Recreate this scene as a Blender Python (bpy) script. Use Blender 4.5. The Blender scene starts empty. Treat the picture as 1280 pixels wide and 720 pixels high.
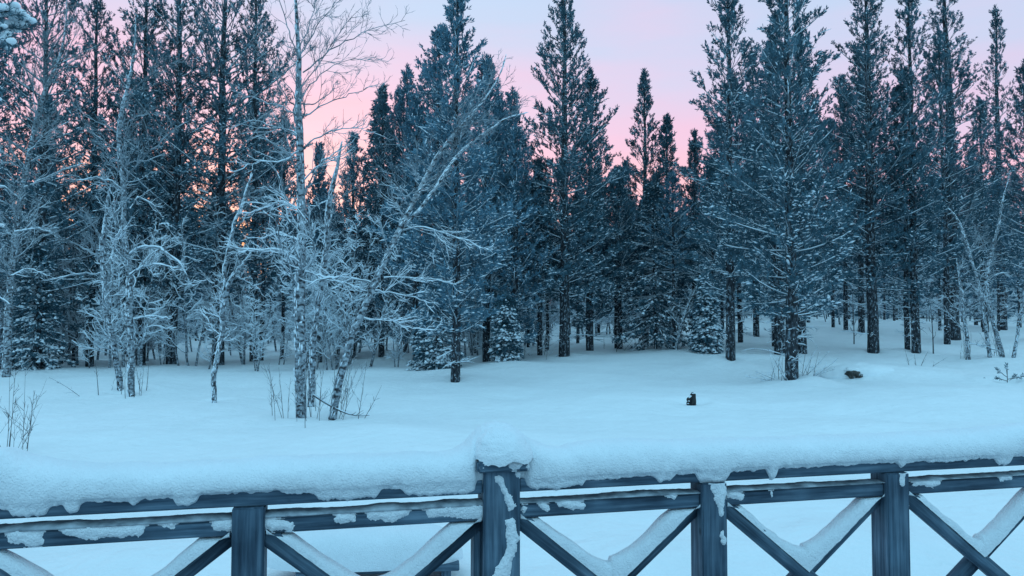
import bpy, math, random
import numpy as np
from mathutils import Vector

# ------------------------------------------------------------------ camera
sc = bpy.context.scene
COL = sc.collection
CAMZ = 1.75
PITCH = math.radians(2.17)
FPX = 924.0                       # focal length in photograph pixels (1280 wide)
cam_d = bpy.data.cameras.new('camera')
cam_d.lens = 26.0; cam_d.sensor_width = 36.0
cam_d.clip_start = 0.05; cam_d.clip_end = 3000
cam = bpy.data.objects.new('camera', cam_d)
cam.location = (0, 0, CAMZ); cam.rotation_euler = (math.pi/2 + PITCH, 0, 0)
COL.objects.link(cam); sc.camera = cam

# ------------------------------------------------------------------ world
def lin(r, g, b):
    f = lambda c: c/255/12.92 if c/255 <= .04045 else ((c/255+.055)/1.055)**2.4
    return (f(r), f(g), f(b), 1)

SUN_EL = math.radians(2.0); SUN_AZ = math.radians(-17)       # low behind the trees, left of centre
W = bpy.data.worlds.new('World'); sc.world = W; W.use_nodes = True
nt = W.node_tree; N = nt.nodes; L = nt.links; N.clear()
out = N.new('ShaderNodeOutputWorld')
tc = N.new('ShaderNodeTexCoord'); sep = N.new('ShaderNodeSeparateXYZ'); L.new(tc.outputs['Generated'], sep.inputs[0])
def wmath(op, a, b=None, clamp=False):
    n = N.new('ShaderNodeMath'); n.operation = op; n.use_clamp = clamp
    for i, v in enumerate((a, b)):
        if v is None: continue
        if isinstance(v, (int, float)): n.inputs[i].default_value = v
        else: L.new(v, n.inputs[i])
    return n.outputs[0]
def wramp(fac, stops):
    n = N.new('ShaderNodeValToRGB'); L.new(fac, n.inputs[0]); cr = n.color_ramp
    while len(cr.elements) < len(stops): cr.elements.new(0.5)
    for e, (p, c) in zip(cr.elements, stops): e.position = p; e.color = c
    return n.outputs[0]
mp = N.new('ShaderNodeMapping'); mp.inputs['Scale'].default_value = (1.6, 1.6, 7.0)
L.new(tc.outputs['Generated'], mp.inputs[0])
nz = N.new('ShaderNodeTexNoise'); nz.inputs['Scale'].default_value = 2.2; nz.inputs['Detail'].default_value = 5
L.new(mp.outputs[0], nz.inputs['Vector'])
wob = wmath('MULTIPLY', wmath('SUBTRACT', nz.outputs[0], .5), .24)
tilt = wmath('MULTIPLY', sep.outputs[0], .07)
zz = wmath('ADD', wmath('ADD', sep.outputs[2], wob), tilt, True)
front = wramp(zz, [(0, lin(240,150,130)), (.09, lin(255,180,164)), (.15, lin(244,184,202)), (.235, lin(232,190,220)),
                   (.32, lin(212,200,230)), (.40, lin(190,206,236)), (.60, (.39, .70, .96, 1)), (1, (.46, .92, 1.22, 1))])
back = wramp(zz, [(0, (.26, .52, .72, 1)), (.25, (.36, .73, .98, 1)), (.6, (.44, .89, 1.18, 1)), (1, (.46, .92, 1.22, 1))])
ff = N.new('ShaderNodeMapRange'); ff.inputs[1].default_value = -.1; ff.inputs[2].default_value = .7
ff.interpolation_type = 'SMOOTHSTEP'; L.new(sep.outputs[1], ff.inputs[0])
mx = N.new('ShaderNodeMixRGB'); L.new(ff.outputs[0], mx.inputs[0]); L.new(back, mx.inputs[1]); L.new(front, mx.inputs[2])
bg = N.new('ShaderNodeBackground'); L.new(mx.outputs[0], bg.inputs[0]); bg.inputs[1].default_value = 1.0
sky = N.new('ShaderNodeTexSky'); sky.sky_type = 'NISHITA'; sky.sun_disc = False
sky.sun_elevation = SUN_EL; sky.sun_rotation = SUN_AZ
bg2 = N.new('ShaderNodeBackground'); L.new(sky.outputs[0], bg2.inputs[0]); bg2.inputs[1].default_value = .05
ad = N.new('ShaderNodeAddShader'); L.new(bg.outputs[0], ad.inputs[0]); L.new(bg2.outputs[0], ad.inputs[1])
L.new(ad.outputs[0], out.inputs[0])

sd = bpy.data.lights.new('sun', 'SUN'); sd.energy = .12; sd.angle = math.radians(12); sd.color = (1, .72, .66)
sun = bpy.data.objects.new('sun', sd); COL.objects.link(sun)
dirv = Vector((math.sin(SUN_AZ)*math.cos(SUN_EL), math.cos(SUN_AZ)*math.cos(SUN_EL), math.sin(SUN_EL)))
sun.rotation_euler = dirv.to_track_quat('Z', 'Y').to_euler()
sc.view_settings.view_transform = 'Standard'; sc.view_settings.look = 'None'
sc.view_settings.gamma = 1; sc.view_settings.use_curve_mapping = False; sc.view_settings.exposure = 0.03
cy = sc.cycles
cy.max_bounces = 4; cy.diffuse_bounces = 3; cy.glossy_bounces = 1; cy.transparent_max_bounces = 4
cy.caustics_reflective = False; cy.caustics_refractive = False

# ------------------------------------------------------------------ noise
def _hash(ix, iy, iz, seed):
    h = (ix*374761393 + iy*668265263 + iz*2147483647 + seed*974711) & 0xffffffff
    h = ((h ^ (h >> 13))*1274126177) & 0xffffffff
    return ((h ^ (h >> 16)) & 0xffffff)/float(0xffffff)
def vnoise(x, y, z=0.0, seed=0):
    x, y, z = np.broadcast_arrays(np.asarray(x, float), np.asarray(y, float), np.asarray(z, float))
    ix, iy, iz = [np.floor(a).astype(np.int64) for a in (x, y, z)]
    fx, fy, fz = x-ix, y-iy, z-iz
    fx, fy, fz = [a*a*(3-2*a) for a in (fx, fy, fz)]
    r = 0
    for dx in (0, 1):
        for dy in (0, 1):
            for dz in (0, 1):
                w = (fx if dx else 1-fx)*(fy if dy else 1-fy)*(fz if dz else 1-fz)
                r = r + w*_hash(ix+dx, iy+dy, iz+dz, seed)
    return r*2-1
def fbm(x, y, z=0.0, oct=4, seed=0):
    r = 0; a = 1.0; t = 0
    for k in range(oct):
        f = 2.0**k
        r = r + a*vnoise(np.asarray(x)*f, np.asarray(y)*f, np.asarray(z)*f, seed+k); t += a; a *= .5
    return r/t
def sstep(a, b, x):
    t = np.clip((np.asarray(x, float)-a)/(b-a), 0, 1); return t*t*(3-2*t)

# ------------------------------------------------------------------ materials
def new_mat(name):
    m = bpy.data.materials.new(name); m.use_nodes = True
    b = m.node_tree.nodes['Principled BSDF']; b.inputs['Roughness'].default_value = .9
    b.inputs['Specular IOR Level'].default_value = .15
    return m, m.node_tree.nodes, m.node_tree.links, b
def noise_node(N, L, scale, detail=4, coord='Object', mscale=(1,1,1)):
    t = N.new('ShaderNodeTexCoord'); mpn = N.new('ShaderNodeMapping'); mpn.inputs['Scale'].default_value = mscale
    L.new(t.outputs[coord], mpn.inputs[0]); n = N.new('ShaderNodeTexNoise')
    n.inputs['Scale'].default_value = scale; n.inputs['Detail'].default_value = detail
    L.new(mpn.outputs[0], n.inputs['Vector']); return n.outputs[0]
def ramp(N, L, fac, stops):
    n = N.new('ShaderNodeValToRGB'); L.new(fac, n.inputs[0]); cr = n.color_ramp
    while len(cr.elements) < len(stops): cr.elements.new(0.5)
    for e, (p, c) in zip(cr.elements, stops): e.position = p; e.color = (*c, 1)
    return n.outputs[0]
def bump(N, L, b, h, strength, dist):
    n = N.new('ShaderNodeBump'); n.inputs['Strength'].default_value = strength; n.inputs['Distance'].default_value = dist
    L.new(h, n.inputs['Height']); L.new(n.outputs[0], b.inputs['Normal'])

def snow_mat(name, col, grain, dist, cscale=1.5):
    m, N, L, b = new_mat(name)
    n1 = noise_node(N, L, cscale, 3)
    c = ramp(N, L, n1, [(.3, tuple(v*.955 for v in col)), (.7, col)])
    L.new(c, b.inputs['Base Color'])
    n2 = noise_node(N, L, grain, 6); bump(N, L, b, n2, .8, dist)
    b.inputs['Roughness'].default_value = .75
    return m
M = {}
M['ground_snow'] = snow_mat('ground_snow', (.82, .88, .92), 5, .06)
m, N_, L_, b_ = new_mat('grey_ledge_snow')
c = ramp(N_, L_, noise_node(N_, L_, 18, 4), [(.35, (.16, .20, .24)), (.65, (.42, .50, .56))]); L_.new(c, b_.inputs['Base Color']); M['grey_ledge_snow'] = m  # mottled grey for the second rail's ledge, darker than the other snow
M['rail_snow'] = snow_mat('rail_snow', (.78, .86, .92), 160, .008, 6)
M['tree_snow'] = snow_mat('tree_snow', (.78, .88, .96), 14, .01)
m, N_, L_, b_ = new_mat('needles')
g = N_.new('ShaderNodeObjectInfo'); nz_ = noise_node(N_, L_, 2.2, 4)
c = ramp(N_, L_, nz_, [(.35, (.034, .092, .125)), (.65, (.115, .215, .275))]); L_.new(c, b_.inputs['Base Color']); b_.inputs['Roughness'].default_value = .7
M['needles'] = m
m, N_, L_, b_ = new_mat('frosted_needles')
c = ramp(N_, L_, noise_node(N_, L_, 1.5, 4), [(.35, (.055, .14, .20)), (.65, (.155, .29, .38))]); L_.new(c, b_.inputs['Base Color']); M['frosted_needles'] = m
m, N_, L_, b_ = new_mat('pine_bark')
c = ramp(N_, L_, noise_node(N_, L_, 16, 6, mscale=(1, 1, .55)), [(.35, (.018, .022, .028)), (.54, (.050, .056, .066)), (.64, (.18, .235, .28))])
L_.new(c, b_.inputs['Base Color']); bump(N_, L_, b_, noise_node(N_, L_, 22, 4, mscale=(1, 1, .25)), .8, .03); M['pine_bark'] = m
m, N_, L_, b_ = new_mat('birch_bark')
c = ramp(N_, L_, noise_node(N_, L_, 13, 6, mscale=(1, 1, 1.6)), [(.38, (.035, .038, .045)), (.47, (.16, .19, .22)), (.62, (.36, .42, .47))])
L_.new(c, b_.inputs['Base Color']); bump(N_, L_, b_, noise_node(N_, L_, 30, 4), .6, .02); M['birch_bark'] = m
m, N_, L_, b_ = new_mat('twig_bark')
c = ramp(N_, L_, noise_node(N_, L_, 6, 3), [(.35, (.05, .055, .06)), (.65, (.12, .14, .16))]); L_.new(c, b_.inputs['Base Color']); M['twig_bark'] = m
m, N_, L_, b_ = new_mat('frosted_twig')
c = ramp(N_, L_, noise_node(N_, L_, 5, 3), [(.35, (.09, .11, .13)), (.62, (.30, .36, .41))]); L_.new(c, b_.inputs['Base Color']); M['frosted_twig'] = m
m, N_, L_, b_ = new_mat('limb_bark')
c = ramp(N_, L_, noise_node(N_, L_, 3, 4), [(.38, (.04, .055, .07)), (.64, (.20, .27, .32))]); L_.new(c, b_.inputs['Base Color']); M['limb_bark'] = m
def wood_mat(name, mscale, rot=0.0):
    m, N_, L_, b_ = new_mat(name)
    tcg = N_.new('ShaderNodeTexCoord'); mr = N_.new('ShaderNodeMapping'); mr.inputs['Rotation'].default_value = (0, rot, 0); L_.new(tcg.outputs['Object'], mr.inputs[0])
    ms = N_.new('ShaderNodeMapping'); ms.inputs['Scale'].default_value = mscale; L_.new(mr.outputs[0], ms.inputs[0])
    nf_ = N_.new('ShaderNodeTexNoise'); nf_.inputs['Scale'].default_value = 9; nf_.inputs['Detail'].default_value = 6; L_.new(ms.outputs[0], nf_.inputs['Vector']); f1 = nf_.outputs[0]
    c1 = ramp(N_, L_, f1, [(.3, (.038, .070, .105)), (.5, (.078, .135, .19)), (.72, (.15, .23, .30))])
    f2 = noise_node(N_, L_, 4, 4); c2 = ramp(N_, L_, f2, [(.35, (.5, .52, .56)), (.7, (1.3, 1.3, 1.3))])
    mxx = N_.new('ShaderNodeMixRGB'); mxx.blend_type = 'MULTIPLY'; mxx.inputs[0].default_value = 1
    L_.new(c1, mxx.inputs[1]); L_.new(c2, mxx.inputs[2]); L_.new(mxx.outputs[0], b_.inputs['Base Color'])
    tck = N_.new('ShaderNodeTexCoord'); mk = N_.new('ShaderNodeMapping'); L_.new(tck.outputs['Object'], mk.inputs[0]); mk.inputs['Scale'].default_value = tuple(.8 if v < 1 else 1.1 for v in mscale)
    vk = N_.new('ShaderNodeTexVoronoi'); vk.inputs['Scale'].default_value = 6; L_.new(mk.outputs[0], vk.inputs['Vector'])
    kr = ramp(N_, L_, vk.outputs['Distance'], [(.055, (.12, .12, .14)), (.10, (1, 1, 1))])
    mk2 = N_.new('ShaderNodeMixRGB'); mk2.blend_type = 'MULTIPLY'; mk2.inputs[0].default_value = .9; L_.new(mxx.outputs[0], mk2.inputs[1]); L_.new(kr, mk2.inputs[2]); L_.new(mk2.outputs[0], b_.inputs['Base Color'])
    bump(N_, L_, b_, f1, .7, .004); b_.inputs['Roughness'].default_value = .6
    return m
M['wood_v'] = wood_mat('stained_wood_upright', (9, 9, .5))
M['wood_h'] = wood_mat('stained_wood_rail', (.5, 9, 9))
M['wood_d0'] = wood_mat('stained_wood_brace', (.5, 9, 9), -math.radians(39)); M['wood_d1'] = wood_mat('stained_wood_brace', (.5, 9, 9), math.radians(39))
m, N_, L_, b_ = new_mat('dark_bark')
c = ramp(N_, L_, noise_node(N_, L_, 20, 5, mscale=(1, 1, .3)), [(.35, (.012, .014, .018)), (.65, (.05, .05, .05))]); L_.new(c, b_.inputs['Base Color'])
bump(N_, L_, b_, noise_node(N_, L_, 30, 4, mscale=(1, 1, .3)), .9, .02); M['dark_bark'] = m
m, N_, L_, b_ = new_mat('stone')
c = ramp(N_, L_, noise_node(N_, L_, 12, 5), [(.35, (.03, .03, .03)), (.6, (.10, .10, .095)), (.7, (.4, .45, .5))]); L_.new(c, b_.inputs['Base Color']); M['stone'] = m

# ------------------------------------------------------------------ objects helpers
def mesh_from(name, V, Fs, mat, smooth=False):
    """V (n,3); Fs list of int arrays (m,k)."""
    me = bpy.data.meshes.new(name)
    V = np.asarray(V, np.float32)
    me.vertices.add(len(V)); me.vertices.foreach_set('co', V.ravel())
    Fs = [f for f in Fs if len(f)]
    loops = np.concatenate([f.ravel() for f in Fs]).astype(np.int32)
    tot = np.concatenate([np.full(len(f), f.shape[1], np.int32) for f in Fs])
    start = np.concatenate([[0], np.cumsum(tot)[:-1]]).astype(np.int32)
    me.loops.add(len(loops)); me.loops.foreach_set('vertex_index', loops)
    me.polygons.add(len(tot)); me.polygons.foreach_set('loop_start', start)
    me.polygons.foreach_set('loop_total', tot)
    if smooth: me.polygons.foreach_set('use_smooth', np.ones(len(tot), bool))
    me.materials.append(mat); me.update(calc_edges=True)
    return me
class Geo:
    def __init__(self): self.V = []; self.F = {}; self.n = 0
    def add(self, V, F):
        if len(V) == 0: return
        F = np.asarray(F); self.V.append(np.asarray(V, float).reshape(-1, 3))
        self.F.setdefault(F.shape[1], []).append(F + self.n); self.n += len(self.V[-1])
    def add2(self, V, Fl):
        V = np.asarray(V, float).reshape(-1, 3); self.V.append(V)
        for F in Fl:
            F = np.asarray(F)
            if len(F): self.F.setdefault(F.shape[1], []).append(F + self.n)
        self.n += len(V)
    def mesh(self, name, mat, smooth=False):
        return mesh_from(name, np.concatenate(self.V), [np.concatenate(v) for v in self.F.values()], mat, smooth)
    def obj(self, name, mat, parent=None, smooth=False, loc=None):
        o = bpy.data.objects.new(name, self.mesh(name, mat, smooth)); COL.objects.link(o)
        if parent is not None: o.parent = parent
        if loc is not None: o.location = loc
        return o
def empty(name, label, cat, loc, group=None, rz=0):
    o = bpy.data.objects.new(name, None); COL.objects.link(o); o.location = loc; o.rotation_euler = (0, 0, rz)
    o.empty_display_size = .3
    o['label'] = label; o['category'] = cat
    if group: o['group'] = group
    return o
def link_copy(o, parent=None):
    c = o.copy(); COL.objects.link(c)
    if parent is not None: c.parent = parent
    return c

def tubes(geo, P, R, sides=5, cap=False):
    """P (M,K,3) R (M,K) -> tube faces"""
    P = np.asarray(P, float); R = np.asarray(R, float)
    if P.ndim == 2: P = P[None]; R = R[None]
    Mn, K, _ = P.shape
    if Mn == 0: return
    T = np.gradient(P, axis=1); T /= np.linalg.norm(T, axis=2, keepdims=True)+1e-9
    mean = P[:, -1]-P[:, 0]; mean /= np.linalg.norm(mean, axis=1, keepdims=True)+1e-9
    ref = np.where(np.abs(mean[:, 2:3]) > .8, np.array([[1., 0, 0]]), np.array([[0, 0, 1.]]))[:, None, :]
    A = np.cross(T, ref); A /= np.linalg.norm(A, axis=2, keepdims=True)+1e-9
    B = np.cross(T, A)
    th = np.arange(sides)/sides*2*np.pi
    V = P[:, :, None, :] + R[:, :, None, None]*(np.cos(th)[None, None, :, None]*A[:, :, None, :] + np.sin(th)[None, None, :, None]*B[:, :, None, :])
    idx = np.arange(Mn*K*sides).reshape(Mn, K, sides)
    a = idx[:, :-1, :]; b = np.roll(a, -1, axis=2); d = idx[:, 1:, :]; c = np.roll(d, -1, axis=2)
    F = np.stack([a, b, c, d], -1).reshape(-1, 4)
    geo.add(V.reshape(-1, 3), F)
def snow_on(geo, P, R, thick=.012, k=.5, sides=5, rng=None, lumpy=.35, flat=1.0, hfade=0):
    """snow lying along the upper side of branches, thicker where they are level"""
    P = np.asarray(P, float); R = np.asarray(R, float)
    if P.ndim == 2: P = P[None]; R = R[None]
    if len(P) == 0: return
    T = np.gradient(P, axis=1); T /= np.linalg.norm(T, axis=2, keepdims=True)+1e-9
    hz = np.sqrt(np.clip(1-T[..., 2]**2, 0, 1))
    t = (thick + R*k)*(.25+.75*hz)
    if rng is not None: t = t*(1+lumpy*rng.uniform(-1, 1, t.shape))
    t[:, -1] *= .4
    if hfade: t = t*(1-.9*sstep(hfade*.35, hfade*.8, P[..., 2]))
    Q = P.copy(); Q[..., 2] += (R*.75 + t*.35)*flat
    tubes(geo, Q, t, sides)

# ------------------------------------------------------------------ ground
MOUNDS = []
def ground(X, Y):
    X = np.asarray(X, float); Y = np.asarray(Y, float)
    u = X/np.maximum(Y, 3.)
    z = 1.6*sstep(12, 50, Y)*(.06+.94*sstep(-.38, .36, u)) + 2.2*sstep(50, 180, Y)
    fade = sstep(2.5, 7, Y)
    z = z + .13*fbm(X*.13+3, Y*.16+7, 0, 3, 5)*(.4+.6*fade) + .075*fbm(X*.5, Y*.75, 0, 2, 9) + .016*fbm(X*1.9, Y*2.8, 0, 3, 19)
    z = z + .30*fbm(X*.07, Y*.09, 0, 2, 33)*sstep(26, 45, Y)
    for mx_, my_, h, r in MOUNDS:
        z = z + 1.35*h*np.exp(-((X-mx_)**2+(Y-my_)**2)/(r*r))
    return z
def ray(px, py):
    u = (px-640)/FPX; v = (360-py)/FPX
    return np.array([u, math.cos(PITCH)-math.sin(PITCH)*v, math.sin(PITCH)+math.cos(PITCH)*v])
def at_depth(px, py, Y):
    d = ray(px, py); return np.array([0, 0, CAMZ]) + d*(Y/d[1])
def on_ground(px, py, ymax=70.):
    d = ray(px, py); Y = 3.0
    while Y < ymax:
        p = at_depth(px, py, Y)
        if p[2] < ground(p[0], p[1]): break
        Y += .15
    lo, hi = Y-.15, Y
    for _ in range(12):
        mid = (lo+hi)/2; p = at_depth(px, py, mid)
        if p[2] < ground(p[0], p[1]): hi = mid
        else: lo = mid
    p = at_depth(px, py, hi); p[2] = float(ground(p[0], p[1])); return p
for (px, py, h, r) in [(905, 462, .22, .9), (760, 500, .07, 1.6), (480, 548, .06, 1.3), (330, 515, .06, 1.6), (1180, 510, .06, 1.4), (1085, 470, .15, 1.0), (1130, 464, .10, 1.6), (640, 462, .12, 1.4), (700, 468, .10, 1.2),
                       (560, 470, .12, 1.2), (1150, 492, .08, 2.2), (430, 560, .05, 1.5), (250, 520, .06, 2.5), (1010, 482, .14, .8), (640, 560, .07, 1.6)]:
    p = on_ground(px, py); MOUNDS.append((p[0], p[1], h, r))
MOUNDS += [(-1.2, 5.4, .10, .8), (1.0, 5.2, .09, .5), (2.6, 5.6, .10, .7), (.35, 4.6, .07, .35), (-2.6, 5.2, .08, .6)]

for (px, py) in [(376, 523), (414, 522), (388, 508), (167, 493), (152, 492), (267, 503), (569, 477), (989, 474), (705, 446), (913, 449), (1091, 441), (1144, 441), (1254, 447), (864, 505), (1259, 479), (8, 472), (1212, 449)]:
    p = on_ground(px, py); MOUNDS += [(p[0]+.1, p[1]+.15, .10, .65), (p[0], p[1], -.13, .30)]
xs = np.concatenate([-np.geomspace(500, 26, 40), np.linspace(-25, 25, 334), np.geomspace(26, 500, 40)])
ys = np.concatenate([np.linspace(-60, 1.5, 24), np.linspace(1.8, 32, 260), np.geomspace(32.3, 900, 110)])
GX, GY = np.meshgrid(xs, ys)
GZ = ground(GX, GY)
nx, ny = len(xs), len(ys)
ii = np.arange(nx*ny).reshape(ny, nx)
F = np.stack([ii[:-1, :-1], ii[:-1, 1:], ii[1:, 1:], ii[1:, :-1]], -1).reshape(-1, 4)
ge = Geo(); ge.add(np.stack([GX, GY, GZ], -1).reshape(-1, 3), F)
gob = ge.obj('ground', M['ground_snow'], smooth=True); gob['kind'] = 'structure'

# ------------------------------------------------------------------ vegetation kit
def unit(v): return v/(np.linalg.norm(v, axis=-1, keepdims=True)+1e-9)
def tuft_geo(rng, geo, pos, dr, ln, n=9, w=.018, spread=.55):
    """bottle brush tufts of needles round shoots"""
    Mn = len(pos)
    if Mn == 0: return
    rnd = unit(rng.normal(size=(Mn, n, 3)))
    s = rng.uniform(0, .75, (Mn, n, 1))
    nd = unit(dr[:, None, :] + spread*rnd*1.25)
    base = pos[:, None, :] + dr[:, None, :]*ln[:, None, None]*s
    tip = base + nd*ln[:, None, None]*rng.uniform(.35, .6, (Mn, n, 1))
    side = unit(np.cross(nd, unit(rng.normal(size=(Mn, n, 3)))))*w
    a = base - side*.6; b = base + side*.6
    mid = (base*.45+tip*.55)
    V = np.stack([a, mid-side, tip, mid+side, ], 2).reshape(-1, 3)
    F = np.arange(Mn*n*4).reshape(-1, 4)
    geo.add(V, F)
def pad_geo(rng, geo, pos, dr, ln, wd, th, up=.03):
    """small closed pads of snow lying on shoots"""
    Mn = len(pos)
    if Mn == 0: return
    h = dr.copy(); h[:, 2] *= .7; h = unit(h)
    sd = unit(np.cross(h, np.array([0, 0, 1.]))); nrm = unit(np.cross(sd, h))
    c = pos + dr*ln[:, None]*.5 + np.array([0, 0, 1.])*up
    k = 6; th_ = np.arange(k)/k*2*np.pi
    jit = rng.uniform(.7, 1.2, (Mn, k))
    ring = c[:, None, :] + (np.cos(th_)[None, :]*jit)[..., None]*h[:, None, :]*ln[:, None, None]*.55 + (np.sin(th_)[None, :]*jit)[..., None]*sd[:, None, :]*wd[:, None, None]
    top = c + nrm*th[:, None] + h*(rng.uniform(-.2, .2, (Mn, 1))*ln[:, None]); bot = c - nrm*th[:, None]*.35
    V = np.concatenate([ring, top[:, None, :], bot[:, None, :]], 1).reshape(-1, 3)
    base = (np.arange(Mn)*(k+2))[:, None]
    i = np.arange(k)[None, :]; j = (np.arange(k)+1)[None, :] % k
    F1 = np.stack([base+i, base+j, np.broadcast_to(base+k, (Mn, k))], -1).reshape(-1, 3)
    F2 = np.stack([base+j, base+i, np.broadcast_to(base+k+1, (Mn, k))], -1).reshape(-1, 3)
    geo.add(V, np.concatenate([F1, F2]))
def curve(start, az, el0, el1, length, K=5, rng=None, wob=.06):
    """(n) branches: start (n,3); returns (n,K,3)"""
    n = len(start); s = np.linspace(0, 1, K)[None, :]
    el = el0[:, None] + (el1-el0)[:, None]*s
    a = az[:, None] + (rng.normal(size=(n, K))*wob if rng is not None else 0)
    d = np.stack([np.cos(a)*np.cos(el), np.sin(a)*np.cos(el), np.sin(el)], -1)
    step = d[:, :-1]*(length/(K-1))[:, None, None]
    P = np.concatenate([start[:, None, :], start[:, None, :] + np.cumsum(step, 1)], 1)
    return P
def interp(P, idx, s):
    K = P.shape[1]; f = s*(K-1); i = np.minimum(f.astype(int), K-2); fr = (f-i)[:, None]
    A = P[idx, i]; B = P[idx, i+1]
    return A*(1-fr)+B*fr, unit(B-A)

def conifer_parts(seed, H, cb, maxw, kind='pine', snow=.5, dens=1.0, trunk_r=None, snow_from=.85, dead=1.0, topcol=.9, pw=.62, lean=(0, 0), tuft=1.0, spread=.55):
    rng = np.random.default_rng(seed)
    wood, crown, sn, wb = Geo(), Geo(), Geo(), Geo()
    tr = trunk_r or H*.0115
    K = 22; tz = np.linspace(0, 1, K)
    wx = np.cumsum(rng.normal(size=K))*.012*H/12; wy = np.cumsum(rng.normal(size=K))*.012*H/12
    TP = np.stack([wx + lean[0]*tz**1.3*H, wy + lean[1]*tz**1.3*H, tz*H-.0], -1)
    TP[0, 2] = -.5
    TR = tr*(1-tz)**.75 + .012; TR[0] = tr*1.18
    tubes(wood, TP, TR, 9)
    def trunk_at(z):
        return np.stack([np.interp(z, TP[:, 2], TP[:, 0]), np.interp(z, TP[:, 2], TP[:, 1]), z], -1)
    # frost and snow stuck to the trunk bark
    nf = int(H*22); zf = rng.uniform(.05, H*.8, nf); af = rng.normal(-1.9, 1.0, nf); rf = np.interp(zf, TP[:, 2], TR)
    pf = trunk_at(zf) + np.stack([np.cos(af)*rf*.93, np.sin(af)*rf*.93, 0*af], -1)
    pad_geo(rng, sn, pf, np.tile([[0, 0, 1.]], (nf, 1))+rng.normal(size=(nf, 3))*.1, rng.uniform(.02, .06, nf), rng.uniform(.006, .018, nf), np.full(nf, .012), 0)
    # whorls
    zs = []; z = H*.05
    while z < H*.985:
        t = z/H; zs.append(z); z += (.42-.2*t)*H/13*rng.uniform(.75, 1.25)/(.75+.25*dens)
    st, az, e0, e1, Ln, tt = [], [], [], [], [], []
    sd, sa, se0, se1, sl = [], [], [], [], []
    for z in zs:
        t = (z/H-cb)/(1-cb)
        if t < 0:
            for _ in range(rng.poisson(2.6*dead)):
                sd.append(trunk_at(np.array(z+rng.uniform(-.1, .1)))); sa.append(rng.uniform(0, 6.28)); se0.append(rng.normal(.05, .2)); se1.append(se0[-1]+rng.normal(-.1, .35)); sl.append(rng.uniform(.15, .8)*min(1, maxw*.6)*(.4+1.1*rng.random()**2))
            continue
        nb = rng.integers(4, 7) if kind == 'pine' else rng.integers(6, 10)
        a0 = rng.uniform(0, 6.28)
        if kind == 'pine':
            R = maxw*((1-t)**pw if t < .55 else .45**pw*((1-t)/.45)**1.0)*min(1, .55+t*2.2)*rng.uniform(.72, 1.22)
        else:
            R = maxw*(1-t)**.9
        for b in range(nb):
            zb = z+rng.uniform(-.12, .12)
            st.append(trunk_at(np.array(min(zb, H*.99)))); az.append(a0+b*6.283/nb+rng.normal(0, .25))
            r = R*rng.uniform(.45, 1.22) + .05
            if kind == 'pine':
                ea = math.radians(rng.normal(6+50*t**.9, 10)); eb = ea+math.radians(rng.normal(14, 12))
                L_ = r/max(.35, math.cos((ea+eb)/2))
                L_ = min(L_, r*1.5, max(.12, (H-zb)*1.05) if t > .85 else 99)
            else:
                ea = math.radians(rng.normal(-24+48*t, 6)); eb = ea-math.radians(rng.normal(10*(1-t)+2, 7)); L_ = r*1.08
            e0.append(ea); e1.append(eb); Ln.append(L_); tt.append(t)
    st = np.array(st); az = np.array(az); e0 = np.array(e0); e1 = np.array(e1); Ln = np.array(Ln); tt = np.array(tt)
    Kb = 6
    BP = curve(st, az, e0, e1, Ln, Kb, rng, .08)
    BR = (.005+.010*Ln[:, None]/1.5)*(1-np.linspace(0, 1, Kb)[None, :]*.8)*H/12
    tubes(wb, BP, BR, 4)
    if len(sd):
        sd = np.array(sd); sa = np.array(sa); sl = np.array(sl)
        DP = curve(sd, sa, np.array(se0), np.array(se1), sl, 4, rng, .2); DR = .010*(1-np.linspace(0, 1, 4)*.7)[None, :]*np.ones((len(sd), 1))
        tubes(wb, DP, DR, 3); snow_on(sn, DP, DR, .010, .6, 4, rng)
        # forks of the dead twigs
        m2 = len(sd)*3; idx = rng.integers(0, len(sd), m2); s = rng.uniform(.25, .95, m2); p, d = interp(DP, idx, s)
        aa = np.arctan2(d[:, 1], d[:, 0])+rng.choice([-1, 1], m2)*rng.uniform(.4, 1.0, m2); ee = np.arcsin(np.clip(d[:, 2], -1, 1))+rng.normal(0, .3, m2)
        D2 = curve(p, aa, ee, ee-.1, sl[idx]*rng.uniform(.25, .55, m2), 3, rng, .2); R2 = np.full((m2, 3), .006)*np.array([[1, .8, .4]])
        tubes(wb, D2, R2, 3); snow_on(sn, D2, R2, .009, .6, 3, rng)
    # side shoots
    per = .115/dens
    n2 = np.maximum(3, (Ln/per*(1.30-.85*tt if kind == 'pine' else 1.0)).astype(int))
    idx = np.repeat(np.arange(len(Ln)), n2)
    s = rng.uniform(0, 1, len(idx))**.8*.82+.16
    p, d = interp(BP, idx, s)
    sgn = rng.choice([-1, 1], len(idx))
    a = np.arctan2(d[:, 1], d[:, 0])+sgn*rng.uniform(.45, 1.05, len(idx))
    if kind == 'pine':
        el = np.arcsin(np.clip(d[:, 2], -1, 1))*.8+rng.normal(.22, .28, len(idx)); el1 = el+rng.normal(.25, .2, len(idx))
        l2 = (Ln[idx]*(1-s)*.50+.14)*rng.uniform(.5, 1.15, len(idx))
    else:
        el = rng.normal(-.35, .22, len(idx)); el1 = el-.25
        l2 = (Ln[idx]*(1-s)*.40+.14)*rng.uniform(.5, 1.15, len(idx))
    SP = curve(p, a, el, el1, l2, 3, rng, .12)
    SR = np.full((len(idx), 3), .006)*np.array([[1, .8, .5]])*H/12
    tubes(wb, SP, SR, 3)
    # tufts
    per3 = .13/math.sqrt(dens)
    n3 = np.maximum(1, (l2/per3).astype(int)); i3 = np.repeat(np.arange(len(idx)), n3)
    s3 = rng.uniform(.2, 1., len(i3)); p3, d3 = interp(SP, i3, s3)
    t3 = tt[idx][i3]
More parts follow.
